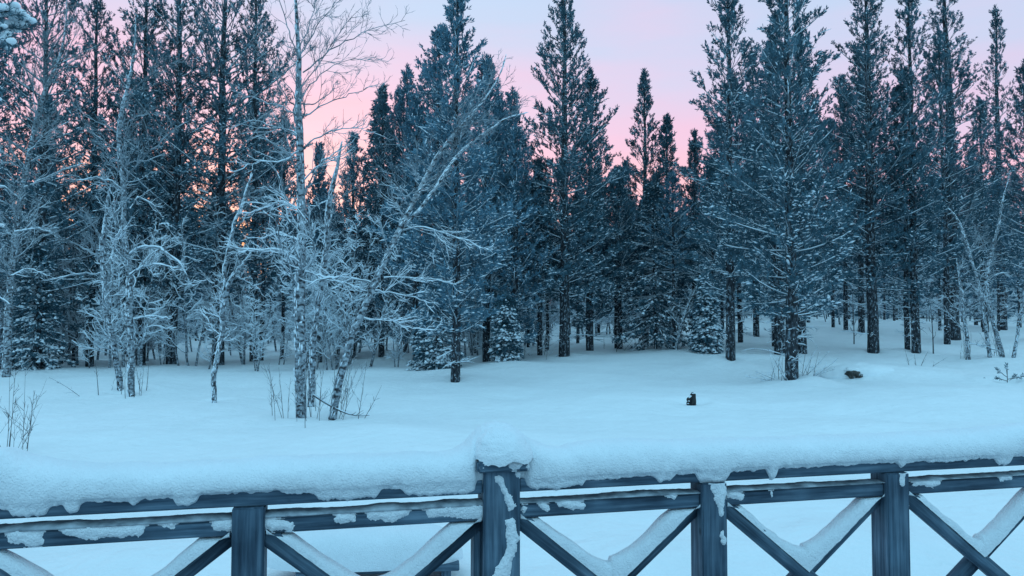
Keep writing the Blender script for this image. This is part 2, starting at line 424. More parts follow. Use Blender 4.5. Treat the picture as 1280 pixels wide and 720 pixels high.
    d3 = unit(d3 + rng.normal(size=d3.shape)*.38 + (np.array([0, 0, .3]) if kind == 'pine' else np.array([0, 0, -.25])))
    # tips of shoots and of branches
    pt = np.concatenate([SP[:, -1], BP[:, -1], BP[:, -2], p3]); dt = np.concatenate([unit(SP[:, -1]-SP[:, -2]), unit(BP[:, -1]-BP[:, -2]), unit(BP[:, -1]-BP[:, -2]+rng.normal(size=(len(BP), 3))*.4), d3])
    ta = np.concatenate([tt[idx], tt, tt, t3])
    if kind == 'pine': dt = unit(dt+np.array([0, 0, .25])*(ta[:, None]+.2))
    ln = rng.uniform(.13, .24, len(pt))*tuft*(1.0 if kind == 'pine' else .9)
    tuft_geo(rng, crown, pt-dt*.05, dt, ln, 10 if kind == 'pine' else 9, .0150*tuft, spread)
    # leader
    tuft_geo(rng, crown, np.array([TP[-1]-[0, 0, .12]]*4), unit(np.array([[0, 0, 1.]]*4)+rng.normal(size=(4, 3))*.12), np.full(4, .35), 12, .014)
    # snow
    pr = np.clip(snow*1.45, 0, 1)*np.clip(1.15-ta*snow_from, .08, 1)
    pr = pr*np.clip(.62+1.9*fbm(pt[:, 0]*1.7, pt[:, 1]*1.7, pt[:, 2]*2.6, 2, seed), .05, 1.5)
    pick = rng.random(len(pt)) < pr
    q = pt[pick]; dq = dt[pick]; lq = ln[pick]*rng.uniform(.4, 1.05, pick.sum())/tuft**.5; tq = ta[pick]
    big = (1.15-tq*snow_from*.6)
    wdt = rng.uniform(.012, .032, len(q))*big*min(tuft, 1.3)*(1+.7*np.clip(1-q[:, 2]/5.0, 0, 1))*(1.35 if kind == 'spruce' else 1)
    dq = unit(dq*np.array([1, 1, .45])-np.array([0, 0, .18]))
    pad_geo(rng, sn, q, dq, lq, wdt, wdt*rng.uniform(.5, 1.0, len(q)), .025)
    kk = np.clip(1.2-tt*snow_from, 0, 1) > rng.random(len(tt))*1.1
    snow_on(sn, BP[kk], BR[kk], .010 if kind == 'pine' else .022, .5, 4, rng)
    return wood, crown, sn, wb

def put_conifer(name, label, cat, loc, geos, group=None, rz=0, scale=(1, 1, 1), nmat='needles'):
    r = empty(name, label, cat, loc, group, rz); r.scale = scale
    w, c, s, wb = geos
    w.obj('trunk', M['pine_bark'], r, True); wb.obj('branches', M['limb_bark'], r, True); c.obj('crown', M[nmat], r); s.obj('snow', M['tree_snow'], r, True)
    return r

def spawn(rng, P, R, per, lenf, ang=(.5, 1.0), up=.15, K=5, smin=.2, rf=.5, minl=.12, wob=.35, rmin=.003, maxlen=9):
    """children of branches P (M,K,3)"""
    seg = np.linalg.norm(np.diff(P, axis=1), axis=2).sum(1)
    n = np.maximum(1, (seg*(1-smin)/per + rng.random(len(seg))).astype(int))
    idx = np.repeat(np.arange(len(P)), n)
    s = rng.uniform(smin, .97, len(idx)); p, d = interp(P, idx, s)
    r0 = R[idx, np.minimum((s*(R.shape[1]-1)).astype(int), R.shape[1]-1)]
    rn = rng.normal(size=d.shape); ax = unit(rn-(rn*d).sum(1, keepdims=True)*d)
    a = rng.uniform(ang[0], ang[1], len(idx))[:, None]
    d0 = unit(np.cos(a)*d+np.sin(a)*ax)
    ln = np.minimum(np.maximum(seg[idx]*lenf*(1.1-s)*rng.uniform(.5, 1.2, len(idx)), minl), maxlen)
    Q = [p]; dd = d0
    for k in range(K-1):
        Q.append(Q[-1]+dd*(ln/(K-1))[:, None])
        dd = unit(dd+rng.normal(size=dd.shape)*wob*.4+np.array([0, 0, up]))
    Q = np.stack(Q, 1)
    rr = np.clip(r0*rf, rmin, None)[:, None]*(1-np.linspace(0, 1, K)*.65)[None, :]
    return Q, rr
def resample(P, R, K):
    P = np.asarray(P, float); R = np.asarray(R, float)
    d = np.concatenate([[0], np.cumsum(np.linalg.norm(np.diff(P, axis=0), axis=1))]); t = np.linspace(0, d[-1], K)
    Q = np.stack([np.interp(t, d, P[:, i]) for i in range(3)], -1)
    for _ in range(2): Q[1:-1] = Q[1:-1]*.5+(Q[:-2]+Q[2:])*.25
    return Q, np.interp(t, d, R)

def birch(name, label, cat, base_px, stems, limbs, seed, group=None, twigs=1.0, snow=1.0, frost=1.0, smin=.35, up=.12, depth_sp=1.0, auto=True, limb_up=.1, stem_mat='birch_bark', lenf=.26, autolen=1.6):
    """stems / limbs: lists of photo measured bends [(px,py,width_px), ...] turned into metres at the tree's own distance"""
    rng = np.random.default_rng(seed)
    base = on_ground(*base_px); Y0 = base[1]; mpp = Y0/FPX
    r = empty(name, label, cat, tuple(base), group)
    trunk, br, sn = Geo(), Geo(), Geo()
    SP = []
    for st in stems:
        zig = 0; pts = []; rad = []; dy0 = rng.uniform(-.12, .12)
        dys = np.cumsum(rng.normal(size=len(st)))*.12*depth_sp
        for (x, y, w), dy in zip(st, dys-dys[0]):
            p = at_depth(x, y, Y0+dy+dy0); pts.append(p-base); rad.append(max(w*mpp/2*.78, .004))
        if st[0][1] >= base_px[1]-14: pts[0][2] = min(pts[0][2], 0)-.25
        Q, Rr = resample(pts, rad, 26)
        Q += np.stack([fbm(np.arange(26)*.35, seed+.5, 0, 2, seed), fbm(np.arange(26)*.35, seed+9.5, 0, 2, seed), np.zeros(26)], -1)*.045
        Rr = Rr*(1+.10*fbm(np.arange(26)*.9, seed, 0, 2, 3))
        tubes(trunk, Q, Rr, 9); SP.append((Q, Rr))
        # snow plastered on one side of the stem, more where it leans
        nf = int(260*snow); f = rng.random(nf)**1.0; Qi = np.stack([np.interp(f, np.linspace(0, 1, 26), Q[:, i]) for i in range(3)], -1); ri = np.interp(f, np.linspace(0, 1, 26), Rr)
        a = rng.normal(-2.4, .9, nf); pf = Qi+np.stack([np.cos(a)*ri*.9, np.sin(a)*ri*.9, 0*a], -1)
        T = unit(np.gradient(Q, axis=0)); Ti = np.stack([np.interp(f, np.linspace(0, 1, 26), T[:, i]) for i in range(3)], -1)
        pad_geo(rng, sn, pf, unit(Ti), rng.uniform(.03, .14, nf), np.minimum(ri*.5, .035)*rng.uniform(.3, 1, nf), np.full(nf, .014), 0)
        lean = np.sqrt(np.clip(1-T[:, 2]**2, 0, 1))
        tt_ = (Rr*.75)*np.clip(lean*1.8-.38, .0, .85)*snow
        Qs = Q.copy(); Qs[:, 2] += Rr*.45; tubes(sn, Qs, tt_+.001, 7)
    HH = max(q[:, 2].max() for q, _ in SP)
    if HH < 4: HH = 0
    LP = []
    for k, lb in enumerate(limbs):
        side = rng.choice([-1, 1])*rng.uniform(.1, .5)*depth_sp; n = len(lb)
        pts = [at_depth(x, y, Y0+side*i/(n-1)*1.6)-base for i, (x, y, w) in enumerate(lb)]
        rad = [max(w*mpp/2*.36, .003) for (_, _, w) in lb]
        Q, Rr = resample(pts, rad, 14); Q += rng.normal(size=Q.shape)*.012
        LP.append((Q, Rr))
    if LP:
        P1 = np.stack([q for q, _ in LP]); R1 = np.stack([q for _, q in LP])
        tubes(br, P1, R1, 6); snow_on(sn, P1, R1, .009*snow, .7*snow, 6, rng, .45, hfade=HH)
    else: P1 = np.zeros((0, 14, 3)); R1 = np.zeros((0, 14))
    SPs = np.stack([q for q, _ in SP]); SRs = np.stack([q for _, q in SP])
    if auto:
        A, AR = spawn(rng, SPs, SRs, .26/twigs, lenf, (.6, 1.25), limb_up, 14, smin, .24, .35, .45, .005, autolen)
        tubes(br, A, AR, 5); snow_on(sn, A, AR, .008*snow, .6*snow, 5, rng, .45, hfade=HH)
        P1 = np.concatenate([P1, A]); R1 = np.concatenate([R1, AR])
    P2, R2 = spawn(rng, P1, R1, .12/twigs, .55, (.35, .95), up, 7, .1, .5, .25, .45, .0045, 1.1)
    tubes(br, P2, R2, 4); snow_on(sn, P2, R2, .0062*frost, .5*snow, 4, rng, .5, hfade=HH)
    P3, R3 = spawn(rng, P2, R2, .085/twigs, .55, (.3, .85), up*.6, 4, .12, .65, .14, .4, .0035, .5)
    tubes(br, P3, R3, 3); snow_on(sn, P3, R3, .0042*frost, .3*snow, 3, rng, .5, hfade=HH)
    P4, R4 = spawn(rng, P3, R3, .10/twigs, .6, (.3, .8), up*.4, 3, .2, .8, .08, .3, .003, .22)
    tubes(br, P4, R4*1.15, 3)
    trunk.obj('trunk', M[stem_mat], r, True); br.obj('branches', M['frosted_twig'], r, True); sn.obj('snow', M['tree_snow'], r, True)
    return r

def shrub(name, label, base_px, n, hgt, seed, spreadx=.35, group=None, lean=.4, r0=.008, snow=.3, twig=1.0, cat='shrub', loc=None, mat='twig_bark'):
    rng = np.random.default_rng(seed)
    base = on_ground(*base_px) if loc is None else np.array(loc)
    r = empty(name, label, cat, tuple(base), group)
    g, s = Geo(), Geo()
    st = np.stack([rng.normal(0, spreadx*.5, n), rng.normal(0, spreadx*.5, n), np.full(n, -.15)], -1)
    az = np.arctan2(st[:, 1]*.6, st[:, 0])+rng.normal(0, .4, n)
    e0 = math.pi/2-np.abs(rng.normal(lean*.6, lean*.5, n)); L_ = hgt*rng.uniform(.45, 1.1, n)+.15
    P = curve(st, az, e0, e0+rng.normal(.05, .15, n), L_, 8, rng, .12); R = r0*(1-np.linspace(0, 1, 8)*.7)[None, :]*rng.uniform(.6, 1.2, (n, 1))
    tubes(g, P, R, 5)
    P2, R2 = spawn(rng, P, R, .12/twig, .32, (.35, .85), .12, 5, .25, .6, .1, .35, .003, .6); tubes(g, P2, R2, 4)
    P3, R3 = spawn(rng, P2, R2, .11/twig, .45, (.35, .8), .1, 4, .2, .7, .06, .3, .0025, .3); tubes(g, P3, R3, 3)
    g.obj('stems', M[mat], r, True)
    if snow > 0:
        for a, b in ((P, R), (P2, R2), (P3, R3)): snow_on(s, a, b, .006*snow, .6*snow, 4, rng, .6)
        s.obj('snow', M['tree_snow'], r, True)
    return r

#SECTION_TREES

# ---- hero conifers : (base px, base py, top py, reach px at its widest, kind, crown base fraction, snow, density, label, seed, trunk width px)
HERO = [
 (705, 446, -22, 86, 'pine', 0.14, 0.45, 0.98, 'tall dark pine alone against the sky, left of the gap in the treeline', 11, 13, {'pw': .85}),
 (569, 477, -25, 96, 'pine', 0.09, 1.00, 0.91, 'dense snow-dusted pine with a broad crown just right of the leaning birch', 12, 11, {'pw': 1.05}),
 (608, 452, 82, 66, 'pine', 0.06, 0.80, 0.79, 'bushy pine whose pointed top shows right behind the leaning birch crown', 13, 9, {'pw': .95}),
 (645, 450, 160, 55, 'pine', 0.06, 0.80, 0.83, 'shorter pine between the bushy pine and the tall pine by the sky gap', 14, 8, {}),
 (738, 438, 92, 58, 'pine', 0.08, 0.50, 1.00, 'pine standing close behind the right side of the tall pine by the sky gap', 15, 9, {'pw': .85}),
 (807, 429, 92, 56, 'pine', 0.16, 0.35, 0.75, 'slender sparse pine in the middle of the pink sky gap', 16, 8, {'pw': .9}),
 (836, 430, 150, 40, 'pine', 0.12, 0.40, 0.85, 'thin young pine right beside the slender pine in the sky gap', 17, 6, {'pw': .9}),
 (868, 428, 168, 33, 'pine', 0.11, 0.55, 0.76, 'low pine at the right edge of the pink sky gap', 18, 6, {}),
 (913, 449, -38, 72, 'pine', 0.14, 0.55, 0.85, 'tall pine with a clear straight lower trunk at the right of the sky gap', 19, 11, {'pw': .8}),
 (989, 474, -70, 106, 'pine', 0.12, 0.85, 0.97, 'largest right-hand pine with a wide frosted crown, standing forward on the open snow', 20, 15, {'pw': .85}),
 (974, 443, 20, 61, 'pine', 0.14, 0.45, 0.77, 'pine with a rough dark trunk just left behind the largest right-hand pine', 21, 13, {}),
 (1004, 442, 30, 61, 'pine', 0.14, 0.45, 0.77, 'pine whose trunk shows just right behind the largest right-hand pine', 22, 10, {}),
 (1091, 441, -55, 67, 'pine', 0.12, 0.45, 0.88, 'tall dark pine right of the snow covered rock, with stubby lower branches', 23, 13, {}),
 (1144, 441, -30, 51, 'pine', 0.11, 0.40, 0.81, 'thinner straight pine next right of the tall pine by the rock', 24, 10, {}),
 (1134, 436, 90, 47, 'pine', 0.24, 0.40, 0.77, 'very thin trunked pine almost touching its straight neighbour on its left', 25, 6, {}),
 (1192, 424, -48, 64, 'pine', 0.11, 0.40, 0.81, 'broad dark pine with the stoutest trunk behind the bare birch clump on the right', 26, 17, {}),
 (1183, 430, 40, 41, 'pine', 0.19, 0.40, 0.70, 'slim trunked pine just left in front of the stout pine on the right', 27, 7, {}),
 (1254, 412, 12, 44, 'pine', 0.14, 0.38, 0.65, 'tall narrow pine with an open pointed top near the right edge', 28, 9, {}),
 (1292, 425, 80, 52, 'pine', 0.17, 0.40, 0.69, 'pine half cut off by the right edge of the picture', 29, 10, {}),
 (1076, 417, 60, 49, 'pine', 0.19, 0.50, 0.77, 'slim far pine seen between the largest pine and the one by the rock', 30, 7, {}),
 (1057, 413, 100, 46, 'pine', 0.19, 0.50, 0.77, 'far pine with a very thin trunk right of the largest right-hand pine', 31, 5, {}),
 (893, 436, 205, 36, 'pine', 0.20, 0.50, 0.69, 'small pine tucked under the left branches of the clear-trunked pine', 32, 6, {}),
 (945, 420, 70, 51, 'pine', 0.11, 0.50, 0.77, 'background pine filling the space between the clear-trunked pine and the largest pine', 33, 7, {}),
 (47, 461, -95, 121, 'pine', 0.10, 0.65, 0.56, 'tall pine with a thin black trunk near the left edge', 34, 10, {}),
 (-30, 462, -60, 110, 'pine', 0.06, 0.70, 0.68, 'pine mostly cut off by the left edge of the picture', 35, 12, {}),
 (113, 458, -30, 73, 'pine', 0.08, 0.75, 0.68, 'pine standing left behind the twin birches', 36, 9, {}),
 (176, 456, -75, 90, 'pine', 0.08, 0.70, 0.81, 'dense pine directly behind the twin birches', 37, 10, {}),
 (214, 455, -100, 89, 'pine', 0.10, 0.65, 0.72, 'dark straight pine between the twin birches and the crooked little birch', 38, 12, {}),
 (273, 456, -115, 108, 'pine', 0.18, 0.50, 0.56, 'tall open pine with a thick black trunk rising behind the crooked little birch', 39, 13, {}),
 (318, 451, -50, 73, 'pine', 0.13, 0.60, 0.63, 'pine between the thick black trunk and the upright birch', 40, 9, {}),
 (477, 446, 112, 50, 'pine', 0.06, 0.75, 0.83, 'pine with a thin spiky top in the pink sky left of the leaning birch', 41, 7, {}),
 (440, 447, 170, 42, 'pine', 0.06, 0.75, 0.79, 'low pine in the gap between the upright and the leaning birch', 42, 7, {}),
 (520, 450, 120, 52, 'pine', 0.06, 0.75, 0.87, 'pine behind the leaning birch, left of the dense snow-dusted pine', 43, 8, {}),
 (395, 446, 185, 33, 'pine', 0.08, 0.70, 0.60, 'thin pine against the sunset between the upright birch and its slim neighbour', 44, 5, {}),
 (675, 444, 205, 37, 'pine', 0.20, 0.55, 0.76, 'small pine filling the foot of the gap left of the tall lone pine', 45, 6, {}),
 (775, 436, 215, 35, 'pine', 0.20, 0.50, 0.72, 'small pine left of the slender pine in the sky gap', 46, 6, {}),
 (1232, 415, 130, 40, 'pine', 0.20, 0.45, 0.62, 'short pine behind the bare birch clump near the right edge', 47, 7, {}),
]
SPRUCE = [
 (547, 461, 338, 34, .95, 'small snow-laden spruce left of the dense snow-dusted pine', 61),
 (820, 436, 226, 52, .45, 'dark drooping spruce under the sky gap with branches down to the snow', 62),
 (42, 461, 292, 36, .95, 'snow-laden spruce at the foot of the pine near the left edge', 63),
 (632, 451, 372, 17, .8, 'little frosted spruce between the dense pine and the tall lone pine', 64),
 (884, 440, 345, 17, .8, 'little frosted spruce left of the clear-trunked pine', 66),
]
for (bx, by, ty, hw, kind, cbf, snw, dn, lab, sd_, tw, kw) in HERO:
    p = on_ground(bx, by); mpp = p[1]/FPX
    H = at_depth(bx, ty, p[1])[2]-p[2]
    if bx in (569, 608, 520, 440, 395, 645): frost_needles = True
    else: frost_needles = False
    geos = conifer_parts(sd_, H, cbf, hw*mpp, 'pine', min(1, snw*1.15), dn*(.92 if H > 11 else 1.0), trunk_r=tw*mpp/2, tuft=1.08, dead=3.2, **kw)
    put_conifer('pine_tree', lab, 'tree', tuple(p), geos, nmat='frosted_needles' if frost_needles else 'needles')
for (bx, by, ty, hw, snw, lab, sd_) in SPRUCE:
    p = on_ground(bx, by); mpp = p[1]/FPX
    H = at_depth(bx, ty, p[1])[2]-p[2]
    geos = conifer_parts(sd_, H, .03, hw*mpp, 'spruce', snw, .75, trunk_r=.06, snow_from=.4, tuft=1.15)
    put_conifer('spruce_tree', lab, 'tree', tuple(p), geos)

# ---- the forest behind
rngb = np.random.default_rng(5)
protos = []
for k in range(7):
    H = 11.0
    gs = conifer_parts(200+k, H, [.30, .42, .34, .46, .26, .10, .38][k], [1.4, 1.3, 1.1, 1.3, 1.5, 1.0, 1.2][k], 'pine' if k != 5 else 'spruce', .9, .55, trunk_r=.085, tuft=1.25, dead=5.0)
    protos.append((gs[0].mesh('trunk', M['pine_bark'], True), gs[1].mesh('crown', M['frosted_needles']), gs[2].mesh('snow', M['tree_snow'], True), gs[3].mesh('branches', M['limb_bark'], True)))
placed = []
cnt = 0; tries = 0
while cnt < 235 and tries < 9000:
    tries += 1
    Y = 27+rngb.random()**1.25*48; u = rngb.uniform(-.80, .80); X = u*Y
    if .36 < u and Y < 34: continue
    if any((X-a)**2+(Y-b)**2 < (1.2+.012*Y)**2 for a, b in placed): continue
    placed.append((X, Y)); cnt += 1
    px = 640+u*FPX
    # tops stay below the openings of the sky in the middle
    hmax = 12.5
    if 640 < px < 880: hmax = (395-190-rngb.uniform(0, 70))/FPX*Y+1.0
    elif 375 < px < 470: hmax = (395-230-rngb.uniform(0, 60))/FPX*Y+1.0
    elif px > 1195: hmax = (395-170-rngb.uniform(0, 80))/FPX*Y+1.0
    elif 60 < px < 120 or 220 < px < 260: hmax = (395-240-rngb.uniform(0, 60))/FPX*Y+1.5
    h = min(rngb.uniform(6.5, 13.0), max(hmax, 4.0)); k = rngb.integers(0, len(protos)); sc_ = h/11.0
    if k == 5 : nm = 'spruce_tree'; lb = 'snowy background spruce standing among the crowded trunks behind the front row'; gp = 'background spruces'
    else: nm = 'pine_tree'; lb = 'snowy background pine standing among the crowded trunks behind the front row'; gp = 'background pines'
    if k == 5 and rngb.random() < .6: k = 1; nm = 'pine_tree'; lb = 'snowy background pine standing among the crowded trunks behind the front row'; gp = 'background pines'
    r = empty(nm, lb, 'tree', (X, Y, float(ground(X, Y))-.1), gp, rngb.uniform(0, 6.28))
    wsc = sc_*rngb.uniform(.85, 1.25); wsc = max(wsc, .75); r.scale = (wsc, wsc, sc_)
    for me in protos[k]:
        o = bpy.data.objects.new(me.name.split('.')[0], me); COL.objects.link(o); o.parent = r
# young, snow covered thicket trees under and between the pines
bproto = []
for k in range(5):
    rng = np.random.default_rng(300+k)
    t, b_, s_ = Geo(), Geo(), Geo()
    n = [1, 2, 1, 3, 2][k]
    stx = np.stack([rng.normal(0, .2, n), rng.normal(0, .2, n), np.full(n, -.2)], -1)
    P = curve(stx, rng.uniform(0, 6.28, n), np.full(n, 1.42)-rng.uniform(0, .2, n), np.full(n, 1.35), rng.uniform(4.2, 5.5, n), 20, rng, .3)
    R = .04*(1-np.linspace(0, 1, 20)*.85)[None, :]*np.ones((n, 1)); tubes(t, P, R, 6)
    A, AR = spawn(rng, P, R, .17, .24, (.7, 1.3), .04, 9, .12, .35, .3, .5, .006, 1.4); tubes(b_, A, AR, 4); snow_on(s_, A, AR, .014, .8, 4, rng, .4)
    B, BR = spawn(rng, A, AR, .10, .5, (.4, 1.0), .05, 5, .12, .5, .2, .5, .0045, .7); tubes(b_, B, BR, 3); snow_on(s_, B, BR, .007, .6, 4, rng, .5)
    C, CR = spawn(rng, B, BR, .08, .6, (.35, .9), .03, 4, .15, .6, .12, .5, .004, .35); tubes(b_, C, CR, 3); snow_on(s_, C, CR, .005, .4, 3, rng, .5)
    bproto.append((t.mesh('trunk', M['birch_bark'], True), b_.mesh('branches', M['frosted_twig'], True), s_.mesh('snow', M['tree_snow'], True)))
cnt = 0
while cnt < 190:
    Y = 23.5+rngb.random()**1.5*26; u = rngb.uniform(-.76, .76)
    if (u > .25 and Y < 36) or (u > -.1 and Y < 26.5) or (u > .05 and Y < 34): continue
    if rngb.random() < sstep(.0, .6, u)*.55: continue
    X = u*Y; cnt += 1
    h = rngb.uniform(.55, 1.45); k = rngb.integers(0, 5)
    r = empty('young_birch', 'thin bare young birch furred with snow in the thicket under the pines', 'tree', (X, Y, float(ground(X, Y))-.05), 'young birches in the thicket', rngb.uniform(0, 6.28))
    r.scale = (h, h, h)
    for me in bproto[k]:
        o = bpy.data.objects.new(me.name.split('.')[0], me); COL.objects.link(o); o.parent = r
# far wood, one mass
fg = Geo()
rngf = np.random.default_rng(77)
for k in range(4):
    gs = conifer_parts(400+k, 12, .02, 2.2, 'pine', .3, .24, trunk_r=.12, tuft=3.2)
    protos_far = (np.concatenate(gs[1].V), {a: np.concatenate(b) for a, b in gs[1].F.items()}, np.concatenate(gs[0].V), {a: np.concatenate(b) for a, b in gs[0].F.items()})
    for j in range(110):
        Y = 72+60*rngf.random(); X = rngf.uniform(-.85, .85)*Y; s = rngf.uniform(.7, 1.15); a = rngf.uniform(0, 6.28)
        if j % 2: Y = rngf.uniform(50, 72); s *= .36; X = rngf.uniform(-.8, .8)*Y
        ca, sa_ = math.cos(a), math.sin(a)
        for Vv, Ff in ((protos_far[0], protos_far[1]), (protos_far[2], protos_far[3])):
            Q = np.stack([(Vv[:, 0]*ca-Vv[:, 1]*sa_)*s*1.3+X, (Vv[:, 0]*sa_+Vv[:, 1]*ca)*s*1.3+Y, Vv[:, 2]*s+float(ground(X, Y))], -1)
            fg.add2(Q, list(Ff.values()))
print('FAR', fg.n)
fo = fg.obj('far_forest', M['frosted_needles'])
fo['kind'] = 'stuff'; fo['label'] = 'far off dark pine forest closing the gaps between trunks'; fo['category'] = 'forest'

#SECTION_BIRCH
B = birch
B('birch_tree', 'tall upright birch with a rough white trunk and a spreading bare top', 'tree', (376, 523),
  [[(376, 523, 18), (376, 480, 17), (374, 420, 17), (376, 350, 15), (378, 300, 14), (376, 240, 14), (374, 190, 13), (374, 150, 12), (373, 100, 9), (374, 66, 8), (371, 10, 5), (366, -45, 3)]],
  [[(378, 92, 5), (416, 62, 4), (457, 37, 2.5), (507, 25, 1)], [(374, 74, 5), (386, 50, 4), (403, 25, 3), (428, -8, 1)],
   [(373, 70, 5), (362, 42, 4), (352, 5, 3), (340, -30, 1)], [(382, 146, 5), (403, 130, 3.5), (445, 115, 2.5), (474, 104, 1)],
   [(379, 122, 5), (391, 100, 4), (420, 78, 2.5), (455, 72, 1.5), (487, 77, 1)], [(382, 183, 5), (403, 167, 3.5), (440, 158, 2), (470, 165, 1)],
   [(373, 146, 5), (345, 129, 4), (320, 125, 3), (285, 112, 1.5)], [(373, 168, 6), (345, 158, 4), (318, 150, 3), (290, 158, 1.5)],
   [(374, 190, 5), (350, 205, 4), (325, 200, 3), (298, 214, 1.5)], [(380, 333, 6), (353, 315, 5), (327, 313, 4), (296, 312, 2)],
   [(377, 262, 5), (350, 250, 4), (328, 262, 3), (300, 268, 2)], [(380, 222, 5), (410, 196, 3), (440, 180, 2), (460, 150, 1)],
   [(374, 128, 4), (356, 100, 3), (338, 84, 2), (322, 50, 1)], [(382, 340, 5), (410, 348, 3), (438, 344, 2)], [(374, 300, 4), (350, 290, 3), (322, 300, 2)],
   [(374, 60, 4), (392, 20, 2.5), (400, -25, 1)], [(376, 110, 4), (398, 84, 3), (425, 40, 2), (450, 10, 1)]],
  501, twigs=1.0, smin=.3)
B('birch_tree', 'slim birch standing close right of the upright birch', 'tree', (388, 506),
  [[(388, 508, 11), (391, 440, 10), (395, 387, 9), (407, 338, 9), (407, 293, 8), (409, 262, 8), (415, 240, 7), (421, 205, 5), (428, 180, 2)]],
  [[(410, 262, 5), (425, 250, 4), (440, 228, 2)], [(408, 290, 5), (425, 292, 4), (440, 305, 2)], [(400, 350, 4), (425, 352, 4), (450, 362, 3), (470, 366, 1)]], 502, smin=.35, autolen=1.1)
B('birch_tree', 'leaning birch with twin upper stems bent over towards the right', 'tree', (414, 522),
  [[(411, 523, 15), (420, 484, 13), (431, 444, 12), (447, 400, 12), (461, 369, 11), (478, 333, 10), (495, 293, 9), (513, 262, 9), (524, 241, 8), (545, 196, 7), (570, 162, 5), (587, 141, 3), (620, 112, 2), (632, 70, 1)],
   [(503, 282, 7), (528, 258, 6), (553, 222, 6), (570, 195, 5), (595, 175, 4), (625, 150, 3), (655, 142, 1.5)]],
  [[(463, 353, 6), (430, 347, 5), (400, 347, 4), (386, 357, 3)], [(466, 362, 5), (495, 368, 4), (527, 373, 3), (543, 392, 2)],
   [(478, 349, 5), (513, 346, 4), (545, 350, 3), (570, 356, 2)], [(455, 398, 5), (491, 401, 4), (513, 410, 3), (545, 413, 2)],
   [(495, 289, 5), (531, 284, 4), (575, 298, 3), (610, 312, 2)], [(512, 258, 5), (500, 240, 4), (492, 235, 3)],
   [(570, 162, 4), (600, 150, 3), (640, 150, 2)], [(590, 140, 3), (610, 110, 2), (618, 80, 1)], [(560, 175, 4), (590, 130, 2), (605, 95, 1)]],
  503, smin=.42, twigs=1.15, snow=.75, autolen=.9)
B('birch_tree', 'twin birch, right stem, with a tall upright trunk and snowy arching limbs', 'tree', (167, 493),
  [[(167, 493, 11), (164, 462, 10), (165, 418, 10), (162, 373, 10), (162, 338, 9), (155, 307, 9), (154, 287, 8), (156, 233, 8), (148, 192, 7), (148, 158, 7), (156, 125, 6), (162, 96, 5), (171, 62, 3), (170, 25, 1.5)]],
  [[(156, 225, 6), (179, 196, 5), (212, 167, 4), (235, 150, 2)], [(162, 318, 6), (178, 307, 6), (200, 309, 6), (222, 325, 6), (234, 346, 4)],
   [(162, 345, 6), (178, 333, 5), (195, 329, 5), (222, 336, 3)], [(157, 240, 5), (140, 226, 5), (118, 222, 4), (95, 226, 3)],
   [(156, 300, 5), (150, 284, 5), (142, 310, 4), (138, 330, 3)], [(162, 262, 5), (172, 244, 5), (190, 256, 4), (203, 270, 3)],
   [(150, 190, 4), (128, 175, 3), (108, 160, 2), (95, 135, 1)], [(158, 120, 4), (185, 95, 3), (212, 78, 2), (240, 76, 1)],
   [(150, 160, 4), (172, 145, 3), (198, 140, 2)], [(164, 400, 4), (185, 395, 4), (215, 398, 3)], [(158, 228, 5), (140, 205, 3), (130, 180, 2)]],
  504, smin=.28, depth_sp=1.1)
B('birch_tree', 'twin birch, left stem, crooked and forked low with thick snow in its crotch', 'tree', (152, 492),
  [[(152, 493, 11), (147, 467, 10), (144, 431, 9), (133, 400, 8), (131, 364, 8), (129, 329, 8), (127, 298, 8), (133, 267, 5), (136, 240, 3)]],
  [[(129, 326, 7), (115, 316, 7), (102, 308, 6), (80, 298, 5), (60, 289, 3)], [(130, 344, 6), (110, 341, 5), (89, 344, 5), (62, 350, 3)],
   [(127, 300, 8), (118, 284, 7), (110, 272, 5), (104, 262, 3)], [(128, 300, 6), (140, 280, 5), (150, 262, 3)],
   [(129, 330, 5), (145, 322, 4), (160, 316, 3)], [(131, 372, 4), (150, 368, 4), (176, 372, 3)]], 505, smin=.3, autolen=1.3)
B('birch_tree', 'crooked little birch standing forward alone, left of the upright birch', 'tree', (267, 503),
  [[(267, 503, 8), (267, 480, 8), (271, 449, 8), (276, 427, 8), (278, 396, 8), (280, 369, 7), (289, 347, 7), (302, 333, 5), (312, 318, 2)],
   [(280, 372, 6), (281, 340, 6), (286, 310, 6), (291, 284, 5), (300, 262, 5), (307, 246, 4), (314, 220, 2)]],
  [[(291, 284, 5), (308, 242, 5), (330, 236, 5), (345, 230, 2)], [(284, 318, 5), (262, 312, 4), (240, 306, 3), (215, 300, 2)],
   [(284, 318, 5), (305, 312, 5), (330, 315, 3)], [(290, 347, 5), (305, 350, 4), (325, 362, 3)], [(288, 296, 4), (270, 280, 3), (255, 276, 2)],
   [(280, 366, 5), (262, 350, 4), (240, 352, 3)]], 506, smin=.3, autolen=1.2)
B('birch_tree', 'tall bare birch bending right near the left edge, fine top against the sky', 'tree', (8, 470),
  [[(8, 472, 13), (10, 420, 12), (12, 360, 11), (19, 292, 10), (29, 233, 9), (42, 167, 7), (54, 112, 6), (75, 83, 4), (83, 42, 3), (84, -10, 1.5)]],
  [[(30, 235, 6), (62, 221, 5), (87, 208, 4), (110, 205, 2)], [(46, 150, 4), (40, 110, 3), (48, 60, 2), (55, 20, 1)], [(64, 92, 4), (88, 78, 3), (115, 60, 2), (130, 58, 1)],
   [(26, 250, 5), (10, 236, 4), (-20, 225, 3)], [(20, 290, 5), (45, 285, 4), (70, 292, 3)], [(14, 345, 5), (35, 335, 4), (60, 345, 3)], [(36, 190, 4), (60, 165, 3), (90, 150, 2)],
   [(78, 75, 3), (98, 40, 2), (110, 5, 1)], [(12, 380, 5), (-10, 365, 4), (-40, 366, 2)]],
  507, smin=.25)
